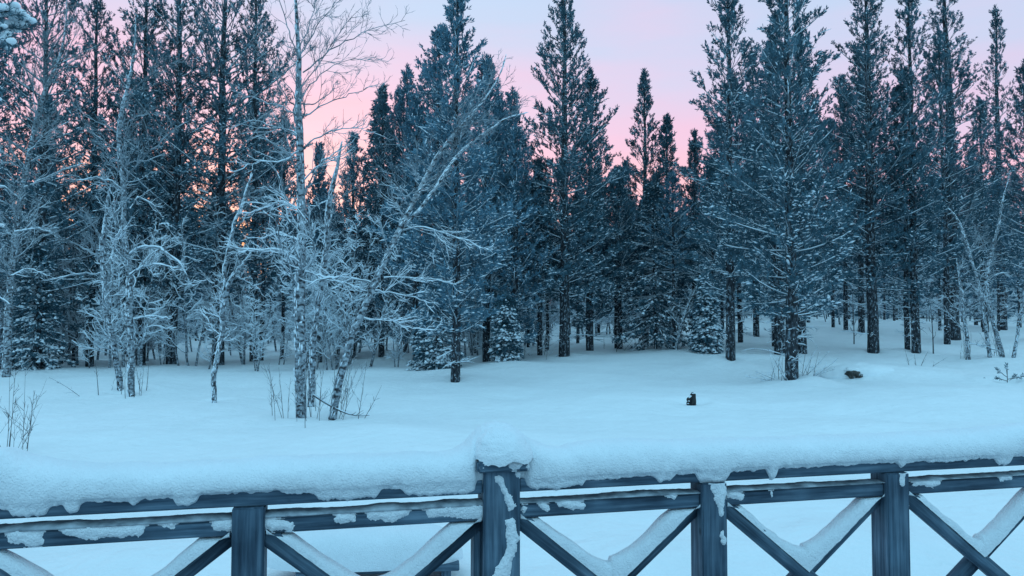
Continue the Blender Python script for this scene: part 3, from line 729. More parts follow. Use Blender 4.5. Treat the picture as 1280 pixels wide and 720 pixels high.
B('birch_tree', 'bare birch clump of several crooked stems near the right edge', 'tree', (1252, 447),
  [[(1254, 448, 9), (1246, 419, 7), (1238, 386, 7), (1232, 352, 6), (1238, 319, 5), (1248, 282, 4), (1252, 257, 3), (1262, 215, 1.5)],
   [(1263, 447, 6), (1273, 419, 5), (1275, 398, 5), (1283, 350, 4), (1290, 300, 2)],
   [(1237, 446, 6), (1232, 402, 6), (1225, 361, 5), (1211, 315, 4), (1202, 282, 4), (1188, 262, 2)]],
  [[(1211, 315, 4), (1222, 296, 4), (1215, 275, 3)], [(1238, 319, 4), (1226, 300, 3), (1215, 288, 2)], [(1234, 352, 4), (1246, 342, 3), (1262, 340, 2)],
   [(1202, 284, 3), (1212, 262, 3), (1222, 240, 2)], [(1250, 440, 4), (1230, 432, 3), (1208, 430, 2)], [(1240, 310, 3), (1250, 296, 3), (1268, 290, 2)]],
  508, smin=.3, twigs=.9, snow=.7, autolen=.9)
B('birch_tree', 'small thin birch left of the bare birch clump on the right', 'tree', (1212, 449),
  [[(1213, 450, 6), (1208, 420, 6), (1203, 382, 5), (1200, 350, 3), (1196, 325, 2)]], [[(1208, 415, 3), (1190, 396, 3), (1165, 380, 2)], [(1204, 392, 3), (1220, 380, 2), (1235, 376, 1)]], 509, smin=.3, snow=.7, autolen=.8)
B('birch_tree', 'frosty broadleaf sapling bending right behind the drooping spruce', 'tree', (847, 437),
  [[(843, 438, 5), (850, 412, 5), (858, 385, 4), (872, 355, 3), (890, 330, 2)]], [[(855, 395, 3), (880, 370, 3), (905, 345, 2)], [(850, 412, 3), (835, 380, 2)]], 510, smin=.2, autolen=.8)
B('birch_tree', 'frosted bare birch leaning left over the drooping spruce', 'tree', (826, 434),
  [[(826, 434, 6), (828, 390, 5), (830, 350, 5), (834, 330, 5), (845, 300, 3), (852, 270, 2)]], [[(832, 346, 5), (812, 346, 5), (795, 353, 4), (776, 363, 2)], [(834, 335, 4), (852, 322, 4), (866, 318, 2)]], 511, smin=.3, autolen=.9)

SH = shrub
SH('bare_shrub', 'leafless dark shrub poking from the snow at the left edge behind the railing', (12, 562), 13, 1.0, 601, .40, lean=.3, r0=.0042, snow=.15)
SH('bare_shrub', 'leafless shoots crowding round the foot of the upright and leaning birches', (394, 521), 26, 1.15, 602, .8, lean=.35, r0=.005, snow=.35)
SH('bare_shrub', 'few thin shoots right beside the foot of the twin birches', (176, 493), 6, .9, 603, .35, lean=.3, snow=.5)
SH('bare_shrub', 'low twigs left of the foot of the twin birches', (130, 491), 5, .7, 604, .4, lean=.9, snow=.4)
SH('bare_shrub', 'bare twigs ringing the foot of the largest right-hand pine', (989, 472), 26, .9, 605, .45, lean=1.0, r0=.007, snow=.8)
SH('bare_shrub', 'low bare shoots left of the small thin birch on the right', (1200, 449), 6, .9, 606, .3, lean=.35, snow=.6)
SH('bare_shrub', 'bare shoots between the stems of the birch clump on the right', (1250, 446), 7, 1.0, 607, .5, lean=.6, r0=.01, snow=.5)
SH('bare_shrub', 'low snowy twigs left of the tall lone pine', (672, 447), 8, 1.0, 608, .6, lean=1.0, r0=.01, snow=1)
SH('bare_shrub', 'faint twigs sticking from the snow right of the rock mound', (1147, 457), 4, .5, 609, .4, lean=1.0, snow=.4)
SH('bare_shrub', 'low snowy twigs between the tall lone pine and the drooping spruce', (765, 437), 8, .9, 610, .8, lean=1.0, r0=.01, snow=1)
SH('bare_sapling', 'thin bare sapling with level side twigs right of the straight pine by the rock', (1166, 442), 1, 2.2, 611, .02, lean=.02, r0=.03, snow=.8, cat='sapling')
SH('bare_sapling', 'thin frosty sapling between the largest pine and the tall pine by the rock', (1067, 430), 1, 2.0, 612, .02, lean=.02, r0=.025, snow=1, cat='sapling')
# broken branch lying on the snow by the leaning birch
rng = np.random.default_rng(9); base = on_ground(440, 522)
q, rr = resample([at_depth(x, y, base[1]+dy)-base for x, y, dy in ((392, 494, .1), (410, 506, 0), (432, 517, 0), (446, 521, 0), (462, 519, .1))], [.016, .014, .011, .008, .004], 10)
r = empty('fallen_branch', 'thin broken branch slanting down into the snow from the leaning birch foot', 'branch', tuple(base))
g_, s_ = Geo(), Geo(); tubes(g_, q, rr, 6); a_, b_ = spawn(rng, q[None], rr[None], .16, .25, (.4, .9), .05, 5, .3, .6, .15); tubes(g_, a_, b_, 4)
snow_on(s_, q, rr, .006, .5, 5, rng); g_.obj('wood', M['twig_bark'], r, True); s_.obj('snow', M['tree_snow'], r, True)
# small pine sapling at right
base = on_ground(1259, 478); rng = np.random.default_rng(4)
r = empty('pine_sapling', 'tiny pine seedling poking through the snow at the right edge', 'sapling', tuple(base))
g_, c_, s_ = Geo(), Geo(), Geo()
P = curve(np.array([[0, 0, -.1]]*7)+np.array([[0, 0, k*.045] for k in range(7)]), np.array([0, 2.9, .4, 3.6, 5.8, 2.2, 1.5]), np.array([.35, .3, .5, .2, .2, .6, 1.4]), np.array([.2, .1, .5, .3, .3, .9, 1.5]), np.array([.42, .46, .36, .40, .35, .25, .22]), 6, rng, .1)
P = np.concatenate([P, np.linspace([0, 0, -.1], [0, 0, .32], 6)[None]]); R = np.full((8, 6), .008); tubes(g_, P, R, 5)
pp = []; dd = []
for k in range(7):
    for s in (.6, .8, 1.0):
        a, b_ = interp(P, np.array([k]), np.array([s-.01])); pp.append(a[0]); dd.append(unit(b_[0]+rng.normal(size=3)*.35))
pp = np.array(pp); dd = np.array(dd); tuft_geo(rng, c_, pp, dd, np.full(len(pp), .12), 26, .006, .9)
pad_geo(rng, s_, pp, dd*np.array([1, 1, .3]), np.full(len(pp), .1), np.full(len(pp), .025), np.full(len(pp), .02), .02)
g_.obj('stem', M['twig_bark'], r, True); c_.obj('needles', M['needles'], r); s_.obj('snow', M['tree_snow'], r, True)

#SECTION_STUMP
# stump : slanting broken top, snow on the low side
def stump():
    base = on_ground(864, 506); mpp = base[1]/FPX
    r = empty('tree_stump', 'small dark broken tree stump alone on the open snow', 'stump', tuple(base))
    rad = 5.5*mpp; h = 14*mpp
    g, s = Geo(), Geo(); k = 16; n = 10
    V = []; rng = np.random.default_rng(3)
    for j in range(n):
        for i in range(k):
            a = i/k*2*math.pi; x = math.cos(a); y = math.sin(a)
            top = h*(.62+.38*sstep(-.3, .25, x)+.05*rng.normal())
            rr = rad*(1+.06*rng.normal())*(1.12-.12*j/(n-1))
            V.append((x*rr, y*rr, -.15+(top+.15)*j/(n-1)))
    V.append((0, 0, h*.72)); V = np.array(V); ii = np.arange(k)
    F = [np.stack([j*k+ii, j*k+(ii+1) % k, (j+1)*k+(ii+1) % k, (j+1)*k+ii], -1) for j in range(n-1)]
    g.add2(V, [np.concatenate(F), np.stack([(n-1)*k+ii, (n-1)*k+(ii+1) % k, np.full(k, n*k)], -1)])
    g.obj('wood', M['dark_bark'], r)
    pts = np.array([[-rad*.5, 0, h*.66], [-rad*.35, -rad*.5, h*.62], [rad*.3, -rad*.1, h*.98], [-rad*.9, -.2*rad, h*.3], [-rad*.55, -rad*.75, h*.35], [-rad*.8, -rad*.5, h*.12]])
    pad_geo(rng, s, pts-[.03, 0, 0], np.tile([[1., 0, .1]], (6, 1)), np.array([.11, .08, .07, .05, .04, .07]), np.array([.05, .03, .03, .02, .02, .03]), np.array([.04, .03, .02, .02, .02, .02]), 0)
    s.obj('snow', M['tree_snow'], r, True)
stump()
def rock():
    base = on_ground(1067, 469)
    r = empty('rock', 'dark rock peeping out of the low side of a snow mound', 'rock', (base[0], base[1]-.05, base[2]))
    def blob(sx, sy, sz, seed, nu=28, nv=16, cz=0, c=(0, 0), amp=.12):
        u, v = np.meshgrid(np.linspace(0, 2*np.pi, nu, endpoint=False), np.linspace(0, np.pi, nv))
        d = np.stack([np.cos(u)*np.sin(v), np.sin(u)*np.sin(v), np.cos(v)], -1)
        rr = 1+amp*fbm(d[..., 0]*2+9, d[..., 1]*2, d[..., 2]*2, 3, seed)
        V = d*rr[..., None]*np.array([sx, sy, sz])+np.array([c[0], c[1], cz])
        idx = np.arange(nu*nv).reshape(nv, nu); F = np.stack([idx[:-1], idx[1:], np.roll(idx[1:], -1, 1), np.roll(idx[:-1], -1, 1)], -1).reshape(-1, 4)
        return V.reshape(-1, 3), F
    g, s = Geo(), Geo(); g.add(*blob(.27, .2, .14, 1, cz=.02, amp=.5)); g.obj('stone', M['stone'], r, True); s.add(*blob(.95, .6, .34, 2, c=(.30, .40), cz=-.04, amp=.2)); s.add(*blob(.24, .15, .07, 7, c=(-.02, .0), cz=.14, amp=.4)); 
    s.obj('snow', M['ground_snow'], r, True)
rock()

#SECTION_RAIL
# ------------------------------------------------------------------ railing of the terrace
ang = math.atan(.222); E = np.array([math.cos(ang), math.sin(ang), 0]); NN = np.array([math.sin(ang), -math.cos(ang), 0]); O = np.array([0, 2.55, 0])
def rail_sh(px, py):
    """where the view line through a measured point meets the front plane of the railing -> (along, height)"""
    d = ray(px, py); c0 = np.array([0, 0, CAMZ]); t = np.dot(O-c0, NN)/np.dot(d, NN); p = c0+d*t
    return float(np.dot(p-O, E)), float(p[2])
def S(px, py=640): return rail_sh(px, py)[0]
RT, RB = 1.20, 1.15           # top rail top / bottom
LT, LB = 1.108, 1.060         # second rail
rail_root = empty('deck_railing', 'blue grey stained timber terrace railing with crossed braces under thick snow', 'railing', tuple(O), None, ang)
def rbox(name, s0, s1, h0, h1, n0, n1, mat, parent=rail_root, rough=.0, bev=.004, **kw):
    """box in railing coordinates (x along, y = away from the house, z up)"""
    me = bpy.data.meshes.new(name)
    import bmesh
    bm = bmesh.new(); r_ = bmesh.ops.create_cube(bm, size=1)
    for v in bm.verts: v.co = Vector(((s0+s1)/2+v.co.x*(s1-s0), -(n0+n1)/2+v.co.y*(n1-n0), (h0+h1)/2+v.co.z*(h1-h0)))
    bmesh.ops.bevel(bm, geom=list(bm.edges), offset=bev, segments=2, affect='EDGES')
    bm.to_mesh(me); bm.free(); me.materials.append(mat)
    o = bpy.data.objects.new(name, me); COL.objects.link(o); o.parent = parent; return o
def Rloc(s, n, h): return (s, -n, h)
# posts (front at n=.02)
sC = (S(603, 640)+S(648, 640))/2
side_s = [(S(292, 680)+S(330, 680))/2, (S(872, 660)+S(908, 660))/2, (S(1099, 650)+S(1138, 650))/2]
pitch_ = (side_s[2]-side_s[1])
posts = [side_s[0]-.83, side_s[0], side_s[1], side_s[2], side_s[2]+.79, side_s[2]+1.58, side_s[2]+2.37, side_s[2]+3.16, side_s[0]-1.66, side_s[0]-2.49]
DECK = .02
post_objs = []
for s in posts:
    post_objs.append((s, rbox('post', s-.049, s+.049, DECK, RB-.002, -.075, .022, M['wood_v'])))
cpost = rbox('post', sC-.062, sC+.062, DECK, 1.228, -.095, .030, M['wood_v'])
stile = rbox('stile', sC-.088, sC-.0635, DECK, LB-.03, -.09, -.02, M['wood_v'])
capo = rbox('cap', sC-.087, sC+.087, 1.2285, 1.266, -.125, .058, M['wood_h'], cpost, bev=.006)
XL, XR = min(posts)-.8, max(posts)+.8
rails = [('top_rail', XL, sC-.0635, RB, RT, -.135, .010), ('top_rail', sC+.0635, XR, RB, RT, -.135, .010)]
for nm, a, b, h0, h1, n0, n1 in rails: rbox(nm, a, b, h0, h1, n0, n1, M['wood_h'])
allp = sorted([(s, .0495) for s in posts]+[(sC, .0635)])
bays = []
for (a, wa), (b, wb) in zip(allp[:-1], allp[1:]): bays.append((a+wa, b-wb))
bays = [(XL, allp[0][0]-.0495)]+bays+[(allp[-1][0]+.0495, XR)]
BOT = .50
for (a, b) in bays:
    rbox('lower_rail', a, b, LB, LT, -.060, .004, M['wood_h'])
    rbox('bottom_rail', a, b, BOT-.05, BOT, -.060, .004, M['wood_h'])
    # crossed braces
    for k, (sa, sb) in enumerate(((a, b), (b, a))):
        g_ = Geo(); w = .031; n0, n1 = (-.052, -.020) if k else (-.018, .012)
        p0 = np.array([sa, LB-.002]); p1 = np.array([sb, BOT+.002]); d = unit(p1-p0); q = np.array([-d[1], d[0]])
        # ends cut plumb against the posts / rails
        def cut(pt, sg):
            return pt
        top_in = w/abs(d[1]); side_in = w/abs(d[0])
        sx = np.sign(sb-sa)
        poly = [(sa, LB-.002), (sa+sx*top_in*.9, LB-.002), (sb, BOT+.002+side_in*.9), (sb, BOT+.002), (sb-sx*top_in*.9, BOT+.002), (sa, LB-.002-side_in*.9)]
        V = [Rloc(x, n, z) for n in (n0, n1) for x, z in poly]; m_ = 6
        F6 = np.array([[0, 1, 2, 3, 4, 5], [11, 10, 9, 8, 7, 6]]); F4 = np.array([[i, i+6, (i+1) % 6+6, (i+1) % 6] for i in range(6)])
        g_.add2(np.array(V), [F6, F4]); g_.obj('brace', M['wood_d%d' % k], rail_root)

all_bays = bays; bays = bays[2:]                 # from here on bay 1 is the one left of the centre post
# snow bodies along the rails
def snow_run(name, s0, s1, hb, ht, nf, nb, rtop, parent=rail_root, ds=.004, seed=1, amp=.008, grain=.0042, wall=.012, power=2.6, mat='rail_snow', hbb=None):
    """snow lying along a rail. hb(s): lower edge of the overhang on the front, ht(s): crest height"""
    s = np.arange(s0, s1+ds, ds); HB = hb(s); HT = ht(s)
    k = 30; rings = []
    nf = nf(s) if callable(nf) else nf
    c = (nf+nb)/2; w = (nf-nb)/2
    for j in range(k):
        if j < 9:
            f = j/9
            n = nf-.028+wall*sstep(0, .25, f)+(.028-wall)*f**1.6 + 0*s; h = HB+(np.maximum(rtop, HB)+.004-HB)*f
            if j == 0: n = nf-.030+0*s
        else:
            th = (j-9)/(k-10)*math.pi; cc = math.cos(th); ss = math.sin(th)
            n = c+w*np.sign(cc)*abs(cc)**(2/power) + 0*s; base = np.maximum(rtop, HB)+.004; h = base+(HT-base)*ss**(2/power*.9)
            if j == k-1: h = base-.012
        rings.append(np.stack([s, n+0*s, h+0*s], -1))
    V = np.stack(rings, 1)                         # (ns,k,3)
    dn = fbm(V[..., 0]*9, V[..., 1]*9, V[..., 2]*9, 3, seed)*amp + fbm(V[..., 0]*70, V[..., 1]*70, V[..., 2]*70, 3, seed+7)*grain
    ctr = np.stack([V[..., 0], np.broadcast_to(np.asarray(c).reshape(-1, 1) if np.ndim(c) else c, V.shape[:2]), np.full(V.shape[:2], rtop)+0*V[..., 2]], -1)
    dirn = unit(V-ctr); fadej = np.ones(k); fadej[0] = 0; fadej[1] = .5
    V = V+dirn*dn[..., None]*fadej[None, :, None]
    # rounded ends
    P = np.stack([V[..., 0], -V[..., 1], V[..., 2]], -1)
    ns = len(s); idx = np.arange(ns*k).reshape(ns, k)
    F = np.stack([idx[:-1, :-1], idx[:-1, 1:], idx[1:, 1:], idx[1:, :-1]], -1).reshape(-1, 4)
    g = Geo(); g.add(P.reshape(-1, 3), F); return g.obj(name, M[mat], parent, True)
def cv(pts, which=1, off=0.0):
    """measured outline -> function of s"""
    sh = [rail_sh(x, y) for x, y in pts]; a = np.array([p[0] for p in sh]); b = np.array([p[1] for p in sh])
    return lambda s: np.interp(s, a, b)+off
crest_px = [(-120, 566), (-60, 560), (0, 561), (20, 569), (50, 577), (90, 580), (115, 583), (150, 580), (200, 582), (250, 579), (300, 576), (330, 573), (400, 571), (450, 569), (500, 568),
            (555, 567), (572, 563), (585, 556), (596, 545), (606, 535), (616, 530), (628, 528), (642, 530), (652, 536), (664, 545), (678, 553), (694, 558), (712, 560), (725, 555), (750, 552), (800, 549), (850, 551), (900, 549), (1000, 547), (1100, 544), (1200, 539), (1240, 536), (1280, 530), (1350, 528)]
# the crest lies behind the front plane, so its height is a little less than where the front plane is met
crest_f = cv(crest_px)
def crest(s):
    h = crest_f(s); return CAMZ-(CAMZ-h)*(2.55+.06)/2.55
cover = [(-150, .5), (0, .5), (15, .5), (18, 1), (60, 1), (64, .45), (82, .4), (86, .95), (100, .95), (103, .35), (155, .3), (170, .6), (180, .25), (218, .25), (222, .85), (246, .8), (250, .2), (290, .2), (295, .35),
         (300, .15), (350, .1), (360, .3), (392, .4), (398, .95), (450, .95), (470, .9), (476, .45), (500, .45), (510, .9), (560, .95), (603, .95), (650, .7), (660, .8), (665, .95), (680, .95), (727, .9), (730, .5),
         (790, .45), (795, .4), (815, .45), (822, 1), (838, .8), (845, .4), (865, .35), (875, 1.15), (905, 1.1), (910, .35), (955, .3), (960, 1.0), (967, 1.0), (970, .3), (1120, .3), (1125, .8), (1130, .3), (1150, .3), (1165, .5),
         (1240, .3), (1245, .9), (1258, .9), (1262, .25), (1280, .3), (1400, .4)]
ca = np.array([S(x, 620) for x, _ in cover]); cb_ = np.array([c for _, c in cover])
def hang(s):
    c = np.interp(s, ca, cb_); c = c*.75+.25*(np.interp(s-.008, ca, cb_)+np.interp(s+.008, ca, cb_))/2
    c = c+.12*fbm(s*22, 0, 0, 3, 4)+.12*fbm(s*80, 3, 0, 3, 8)
    return RT-np.clip(c, .05, 1.2)*(RT-RB)
def nfront(s): return .034-.022*(1-sstep(.075, .10, np.abs(s-sC)))
snow_run('snow', XL, XR, hang, crest, nfront, -.185, RT, seed=1)

# dome of snow on the centre post
def dome():
    nu, nv = 72, 34; g = Geo(); V = []
    u = np.linspace(0, 2*np.pi, nu, endpoint=False); hx, hn = .108, .122
    top = 1.368
    for j in range(nv):
        t = j/(nv-1)                                  # 0 rim .. 1 top
        r = np.cos(t*np.pi/2)**.95; z = 1.262+(top-1.262)*np.sin(t*np.pi/2)**1.05
        cu = np.sign(np.cos(u))*np.abs(np.cos(u))**.85; su = np.sign(np.sin(u))*np.abs(np.sin(u))**.85
        x = sC+.012*(1-t)+hx*r*cu*(1+.0*u); y = .035+hn*r*su
        lowf = (1-t)**3
        zz = z-lowf*.028*np.clip(fbm(u*2.2+3, 1.5, 0, 3, 11)*1.4+.25, -.3, 1.6)
        V.append(np.stack([x, y, zz], -1))
    V = np.stack(V); c = np.array([sC, .035, 1.28]); d = unit(V-c)
    V = V+d*(fbm(V[..., 0]*9, V[..., 1]*9, V[..., 2]*9, 3, 21)*.010+fbm(V[..., 0]*70, V[..., 1]*70, V[..., 2]*70, 3, 27)*.0042)[..., None]
    idx = np.arange(nu*nv).reshape(nv, nu); F = np.stack([idx[:-1], np.roll(idx[:-1], -1, 1), np.roll(idx[1:], -1, 1), idx[1:]], -1).reshape(-1, 4)
    g.add(V.reshape(-1, 3), F); g.obj('snow', M['rail_snow'], capo, True)
dome()
# second rail: thin ledge of snow
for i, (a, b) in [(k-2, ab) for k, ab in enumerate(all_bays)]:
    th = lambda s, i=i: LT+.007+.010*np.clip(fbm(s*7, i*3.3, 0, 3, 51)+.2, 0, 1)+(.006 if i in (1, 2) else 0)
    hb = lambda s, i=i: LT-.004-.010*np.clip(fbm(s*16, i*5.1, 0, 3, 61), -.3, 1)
    snow_run('snow', a, b, hb, th, .012, -.062, LT, seed=60+i, amp=.003, grain=.003, wall=.006, mat='grey_ledge_snow')

# patches frozen on front faces, and snow on braces --------------------------------
def patch(name, s0, s1, h0, h1, nfun, field, parent, thick=.010, step=.0035, seed=1):
    """relief sheet: rises where field>0 and dips into the wood elsewhere"""
    s = np.arange(s0, s1+step, step); h = np.arange(h0, h1+step, step); A, Bh = np.meshgrid(s, h)
    f = field(A, Bh)+.008*fbm(A*55, Bh*55, 0, 3, seed)+.004*fbm(A*190, Bh*190, 0, 2, seed+5)
    n = nfun+np.clip(np.sign(f)*thick*(1-np.exp(-np.abs(f)/.011)), -.003, thick)+np.where(f > 0, .0015*fbm(A*90, Bh*90, 0, 2, seed+2), 0)
    keep = f > -.004
    idx = np.arange(A.size).reshape(A.shape); F = np.stack([idx[:-1, :-1], idx[:-1, 1:], idx[1:, 1:], idx[1:, :-1]], -1).reshape(-1, 4)
    kf = keep.ravel()[F].any(1); F = F[kf]
    if len(F) == 0: return None
    V = np.stack([A, -n, Bh], -1).reshape(-1, 3); used, inv = np.unique(F, return_inverse=True)
    g = Geo(); g.add(V[used], inv.reshape(-1, 4)); return g.obj(name, M['rail_snow'], parent, True)
def capsule(pts):
    """pts [(px,py,radius_px)] -> field in metres"""
    q = [(*rail_sh(x, y), r*2.5/FPX) for x, y, r in pts]
    def f(A, B):
        best = np.full(A.shape, -9.)
        if len(q) == 1: return q[0][2]-np.hypot(A-q[0][0], B-q[0][1])
        for (x0, y0, r0), (x1, y1, r1) in zip(q[:-1], q[1:]):
            dx, dy = x1-x0, y1-y0; t = np.clip(((A-x0)*dx+(B-y0)*dy)/(dx*dx+dy*dy+1e-9), 0, 1)
            best = np.maximum(best, r0+(r1-r0)*t-np.hypot(A-x0-t*dx, B-y0-t*dy))
        return best
    return f
def union(*fs): return lambda A, B: np.maximum.reduce([f(A, B) for f in fs])
# centre post
patch('snow', sC-.060, sC+.060, .85, 1.224, .030, union(capsule([(621, 596, 4), (629, 612, 4), (637, 630, 5)]), capsule([(645, 590, 4)]), capsule([(636, 650, 7), (638, 672, 8), (636, 690, 6), (628, 704, 9), (624, 722, 14), (622, 745, 16)])), cpost, .011)
patch('snow', sC-.085, sC+.085, 1.230, 1.264, .058, union(capsule([(636, 575, 5), (642, 577, 5)]), capsule([(655, 578, 2.5)]), capsule([(601, 580, 2)])), capo, .010)
# side posts
patch('snow', posts[2]-.047, posts[2]+.047, .9, 1.148, .022, union(capsule([(893, 602, 11), (896, 620, 8), (898, 640, 4)]), capsule([(899, 665, 3.5), (900, 674, 4)])), post_objs[2][1], .010)
patch('snow', posts[3]-.047, posts[3]+.047, .9, 1.148, .022, union(capsule([(1123, 590, 5), (1122, 602, 4)]), capsule([(1134, 632, 3)])), post_objs[3][1], .009)
# lower rail
LP_ = [[(20, 668, 9), (45, 672, 9)], [(86, 662, 6), (110, 662, 10), (140, 664, 8), (172, 660, 8)], [(205, 653, 4), (215, 655, 4)], [(275, 654, 9), (290, 652, 9)],
       [(335, 654, 7), (362, 657, 6)], [(425, 646, 7), (440, 648, 5)], [(465, 642, 7), (490, 643, 8), (505, 640, 7)], [(540, 636, 9), (570, 634, 12), (600, 634, 14)],
       [(678, 631, 5), (682, 634, 4)], [(702, 627, 6), (718, 630, 7), (726, 632, 5)], [(655, 636, 3)], [(836, 617, 4), (842, 621, 3)], [(878, 612, 3)],
       [(912, 617, 5), (924, 619, 5)], [(963, 614, 2.5), (964, 620, 2.5)], [(1143, 603, 5), (1165, 604, 5), (1172, 603, 4)], [(1250, 596, 4), (1262, 597, 4)]]
flds = union(*[capsule(c) for c in LP_])
for (a, b) in bays[1:-1]: patch('snow', a, b, LB, LT+.004, .004, flds, rail_root, .009, .003)
# snow lying on the braces
def brace_snow(a, b, seed, fill, top_l=1.0, top_r=1.0, w=.026, mats='rail_snow', depth=(-.055, .016)):
    """fills the V above the crossing; snow surface follows both braces and rounds off in the middle"""
    mid = (a+b)/2; ds = .005; s = np.arange(a+.004, b-.004, ds)
    slope = (LB-BOT)/(b-a); off = .031*math.sqrt(1+slope**2)
    xl = LB-.002-(s-a)*slope; xr = LB-.002-(b-s)*slope
    base = np.maximum(xl, xr)                                   # centre lines
    low = base+off*.55
    t = np.where(s < mid, top_l, top_r)
    thick = .8*w*t*(.35+.65*sstep(0, .10, np.minimum(s-a, b-s)))+.012*fbm(s*9, seed, 0, 3, seed)
    vmid = LB-(mid-a)*slope+off; d_ = np.abs(s-mid)
    top = vmid+slope*np.sqrt(d_**2+(fill*1.5)**2)+np.maximum(thick, .004)
    top = np.minimum(top, LB-.006)
    m_ = 14; rings = []; nb_, nf_ = depth; c = (nb_+nf_)/2; wd = (nf_-nb_)/2
    for j in range(m_):
        th = j/(m_-1)*math.pi; cc = math.cos(th); ss = math.sin(th)
        rings.append(np.stack([s, np.full(len(s), c+wd*np.sign(cc)*abs(cc)**.7), low+(top-low)*ss**.6], -1))
    V = np.stack(rings, 1); dn = fbm(V[..., 0]*14, V[..., 1]*14, V[..., 2]*14, 3, seed)*.006+fbm(V[..., 0]*60, V[..., 1]*60, V[..., 2]*60, 2, seed+4)*.0025
    V[..., 1] += dn; V[:, 1:-1, 2] += dn[:, 1:-1]*.6
    P = np.stack([V[..., 0], -V[..., 1], V[..., 2]], -1); ns = len(s); idx = np.arange(ns*m_).reshape(ns, m_)
    F = np.stack([idx[:-1, :-1], idx[:-1, 1:], idx[1:, 1:], idx[1:, :-1]], -1).reshape(-1, 4)
    g = Geo(); g.add(P.reshape(-1, 3), F); g.obj('snow', M['rail_snow'], rail_root, True)
brace_snow(*bays[1], 71, .04, .9, .9)
brace_snow(*bays[2], 72, .04, .6, 1.3)
brace_snow(*bays[3], 73, .04, .6, 1.4)
brace_snow(*bays[4], 74, .04, .5, 1.1)
brace_snow(*bays[5], 75, .03, .6, 1.3)
brace_snow(*bays[0], 76, .03)
for k_, ab in enumerate(all_bays[:2]+bays[6:]): brace_snow(*ab, 80+k_, .04)
patch('snow', bays[3][0]+.15, bays[3][1]-.15, .60, 1.0, .013, capsule([(1008, 694, 9), (1012, 708, 14), (1022, 722, 22)]), rail_root, .012)
patch('snow', bays[2][0], bays[2][1], .60, 1.1, .013, union(capsule([(730, 712, 4), (745, 716, 9), (768, 722, 12)]), capsule([(655, 652, 6), (668, 662, 4)]), capsule([(690, 685, 4), (700, 693, 3)]), capsule([(848, 668, 5), (840, 676, 3)])), rail_root, .008)
patch('snow', bays[1][0], bays[1][1], .60, 1.1, .013, union(capsule([(586, 656, 9), (570, 672, 7)]), capsule([(553, 697, 5)])), rail_root, .008)
patch('snow', bays[4][0], bays[4][1], .60, 1.1, .013, union(capsule([(1166, 642, 5), (1170, 646, 5)]), capsule([(1143, 624, 4)])), rail_root, .007)
# deck below
d_ = rbox('terrace_deck', -6, 6, DECK-.12, DECK, -.16, 3.4, M['wood_h'], None); d_.parent = None; d_.location = tuple(O); d_.rotation_euler = (0, 0, ang); d_['kind'] = 'structure'

#SECTION_BENCH
def bench():
    c = at_depth(500, 712, 4.55); r = empty('garden_bench', 'low dark plank bench buried under snow behind the railing, left of the centre post', 'bench', (c[0], c[1], float(ground(c[0], c[1]))), None, .1)
    ht = c[2]-r.location[2]
    import bmesh
    def bx(name, x0, x1, y0, y1, z0, z1, mat):
        me = bpy.data.meshes.new(name); bm = bmesh.new(); bmesh.ops.create_cube(bm, size=1)
        for v in bm.verts: v.co = Vector(((x0+x1)/2+v.co.x*(x1-x0), (y0+y1)/2+v.co.y*(y1-y0), (z0+z1)/2+v.co.z*(z1-z0)))
        bmesh.ops.bevel(bm, geom=list(bm.edges), offset=.004, segments=2, affect='EDGES'); bm.to_mesh(me); bm.free(); me.materials.append(mat)
        o = bpy.data.objects.new(name, me); COL.objects.link(o); o.parent = r
    bx('seat', -.62, .36, 0, .4, ht-.02, ht+.02, M['wood_h'])
    for x in (-.55, .28): bx('leg', x-.03, x+.03, .05, .35, -.3, ht-.0215, M['wood_v'])
    nu, nv = 60, 24; u = np.linspace(0, 2*np.pi, nu, endpoint=False); V = []
    for j in range(nv):
        t = j/(nv-1); rr = np.cos(t*np.pi/2)**.55
        V.append(np.stack([-.22+.62*rr*np.sign(np.cos(u))*np.abs(np.cos(u))**.8, .22+.27*rr*np.sign(np.sin(u))*np.abs(np.sin(u))**.8, ht+.012+.20*np.sin(t*np.pi/2)**.9+0*u], -1))
    V = np.stack(V); d = unit(V-np.array([-.15, .22, ht])); V = V+d*(fbm(V[..., 0]*4, V[..., 1]*4, V[..., 2]*4, 3, 91)*.03)[..., None]
    idx = np.arange(nu*nv).reshape(nv, nu); F = np.stack([idx[:-1], np.roll(idx[:-1], -1, 1), np.roll(idx[1:], -1, 1), idx[1:]], -1).reshape(-1, 4)
    g = Geo(); g.add(V.reshape(-1, 3), F); g.obj('snow', M['rail_snow'], r, True)
bench()

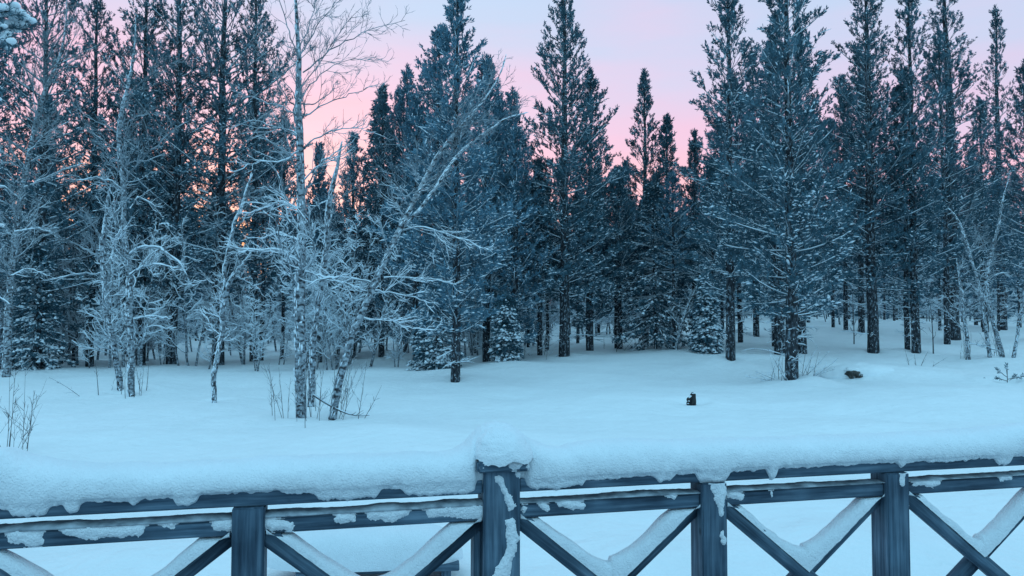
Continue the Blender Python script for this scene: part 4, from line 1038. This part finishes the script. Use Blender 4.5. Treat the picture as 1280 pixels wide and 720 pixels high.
#SECTION_NEAR
# snow laden branches reaching in from a tree standing left of the view
def near_tree():
    rng = np.random.default_rng(8)
    base = np.array([-5.5, 5.6]); gz = float(ground(*base))
    r = empty('pine_tree', 'near pine with thickly snowed branch tips reaching in at the top left corner', 'tree', (base[0], base[1], gz))
    b3 = np.array([base[0], base[1], gz]); w, c, s = Geo(), Geo(), Geo()
    tubes(w, np.linspace([0, 0, -.3], [.1, 0, 7], 10), np.linspace(.12, .03, 10), 9)
    ends = [(33, 28, 5.6), (26, 18, 5.5), (12, 14, 5.4), (34, 36, 5.6), (4, 60, 5.5), (16, 46, 5.4), (0, 112, 5.3), (-14, 80, 5.5), (-2, 128, 5.6), (-16, 180, 5.5), (-10, 250, 5.4), (-9, 292, 5.5), (-30, 330, 5.6), (-40, 200, 5.4), (-60, 40, 5.5), (-60, 120, 5.6), (-70, 260, 5.3)]
    P = []
    for (x, y, Y) in ends:
        e = at_depth(x, y, Y)-b3; s0 = np.array([.02, 0, e[2]-.35]); q, _ = resample([s0, s0*.45+e*.55+[0, 0, .12], e], [1, 1, 1], 8); P.append(q)
    P = np.array(P); R = np.linspace(.02, .006, 8)[None, :]*np.ones((len(P), 1)); tubes(w, P, R, 5); snow_on(s, P, R, .02, .8, 6, rng)
    Q, QR = spawn(rng, P, R, .13, .22, (.4, .9), 0, 4, .45, .5, .12, .3, .004, .3); tubes(w, Q, QR, 4)
    pts = np.concatenate([P[:, -1], Q[:, -1]]); dr = np.concatenate([unit(P[:, -1]-P[:, -2]), unit(Q[:, -1]-Q[:, -2])])
    tuft_geo(rng, c, pts-dr*.1, dr, np.full(len(pts), .13), 60, .0035, .7); 
    # rounded cushions of snow
    nu, nv = 12, 8; u, v = np.meshgrid(np.linspace(0, 2*np.pi, nu, endpoint=False), np.linspace(0, np.pi, nv)); d = np.stack([np.cos(u)*np.sin(v), np.sin(u)*np.sin(v), np.cos(v)], -1)
    idx = np.arange(nu*nv).reshape(nv, nu); F = np.stack([idx[:-1], idx[1:], np.roll(idx[1:], -1, 1), np.roll(idx[:-1], -1, 1)], -1).reshape(-1, 4)
    for k, (p, dd) in enumerate(zip(pts, dr)):
        for _ in range(4):
            rr = rng.uniform(.018, .036); V = d*(1+.15*fbm(d[..., 0]*2+k, d[..., 1]*2, d[..., 2]*2, 2, k))[..., None]*np.array([rr*1.25, rr*1.1, rr*.8])+p+dd*rng.uniform(-.10, .0)+rng.normal(size=3)*.018+[0, 0, .025]
            s.add(V.reshape(-1, 3), F)
    w.obj('trunk', M['pine_bark'], r, True); c.obj('crown', M['needles'], r); s.obj('snow', M['rail_snow'], r, True)
near_tree()
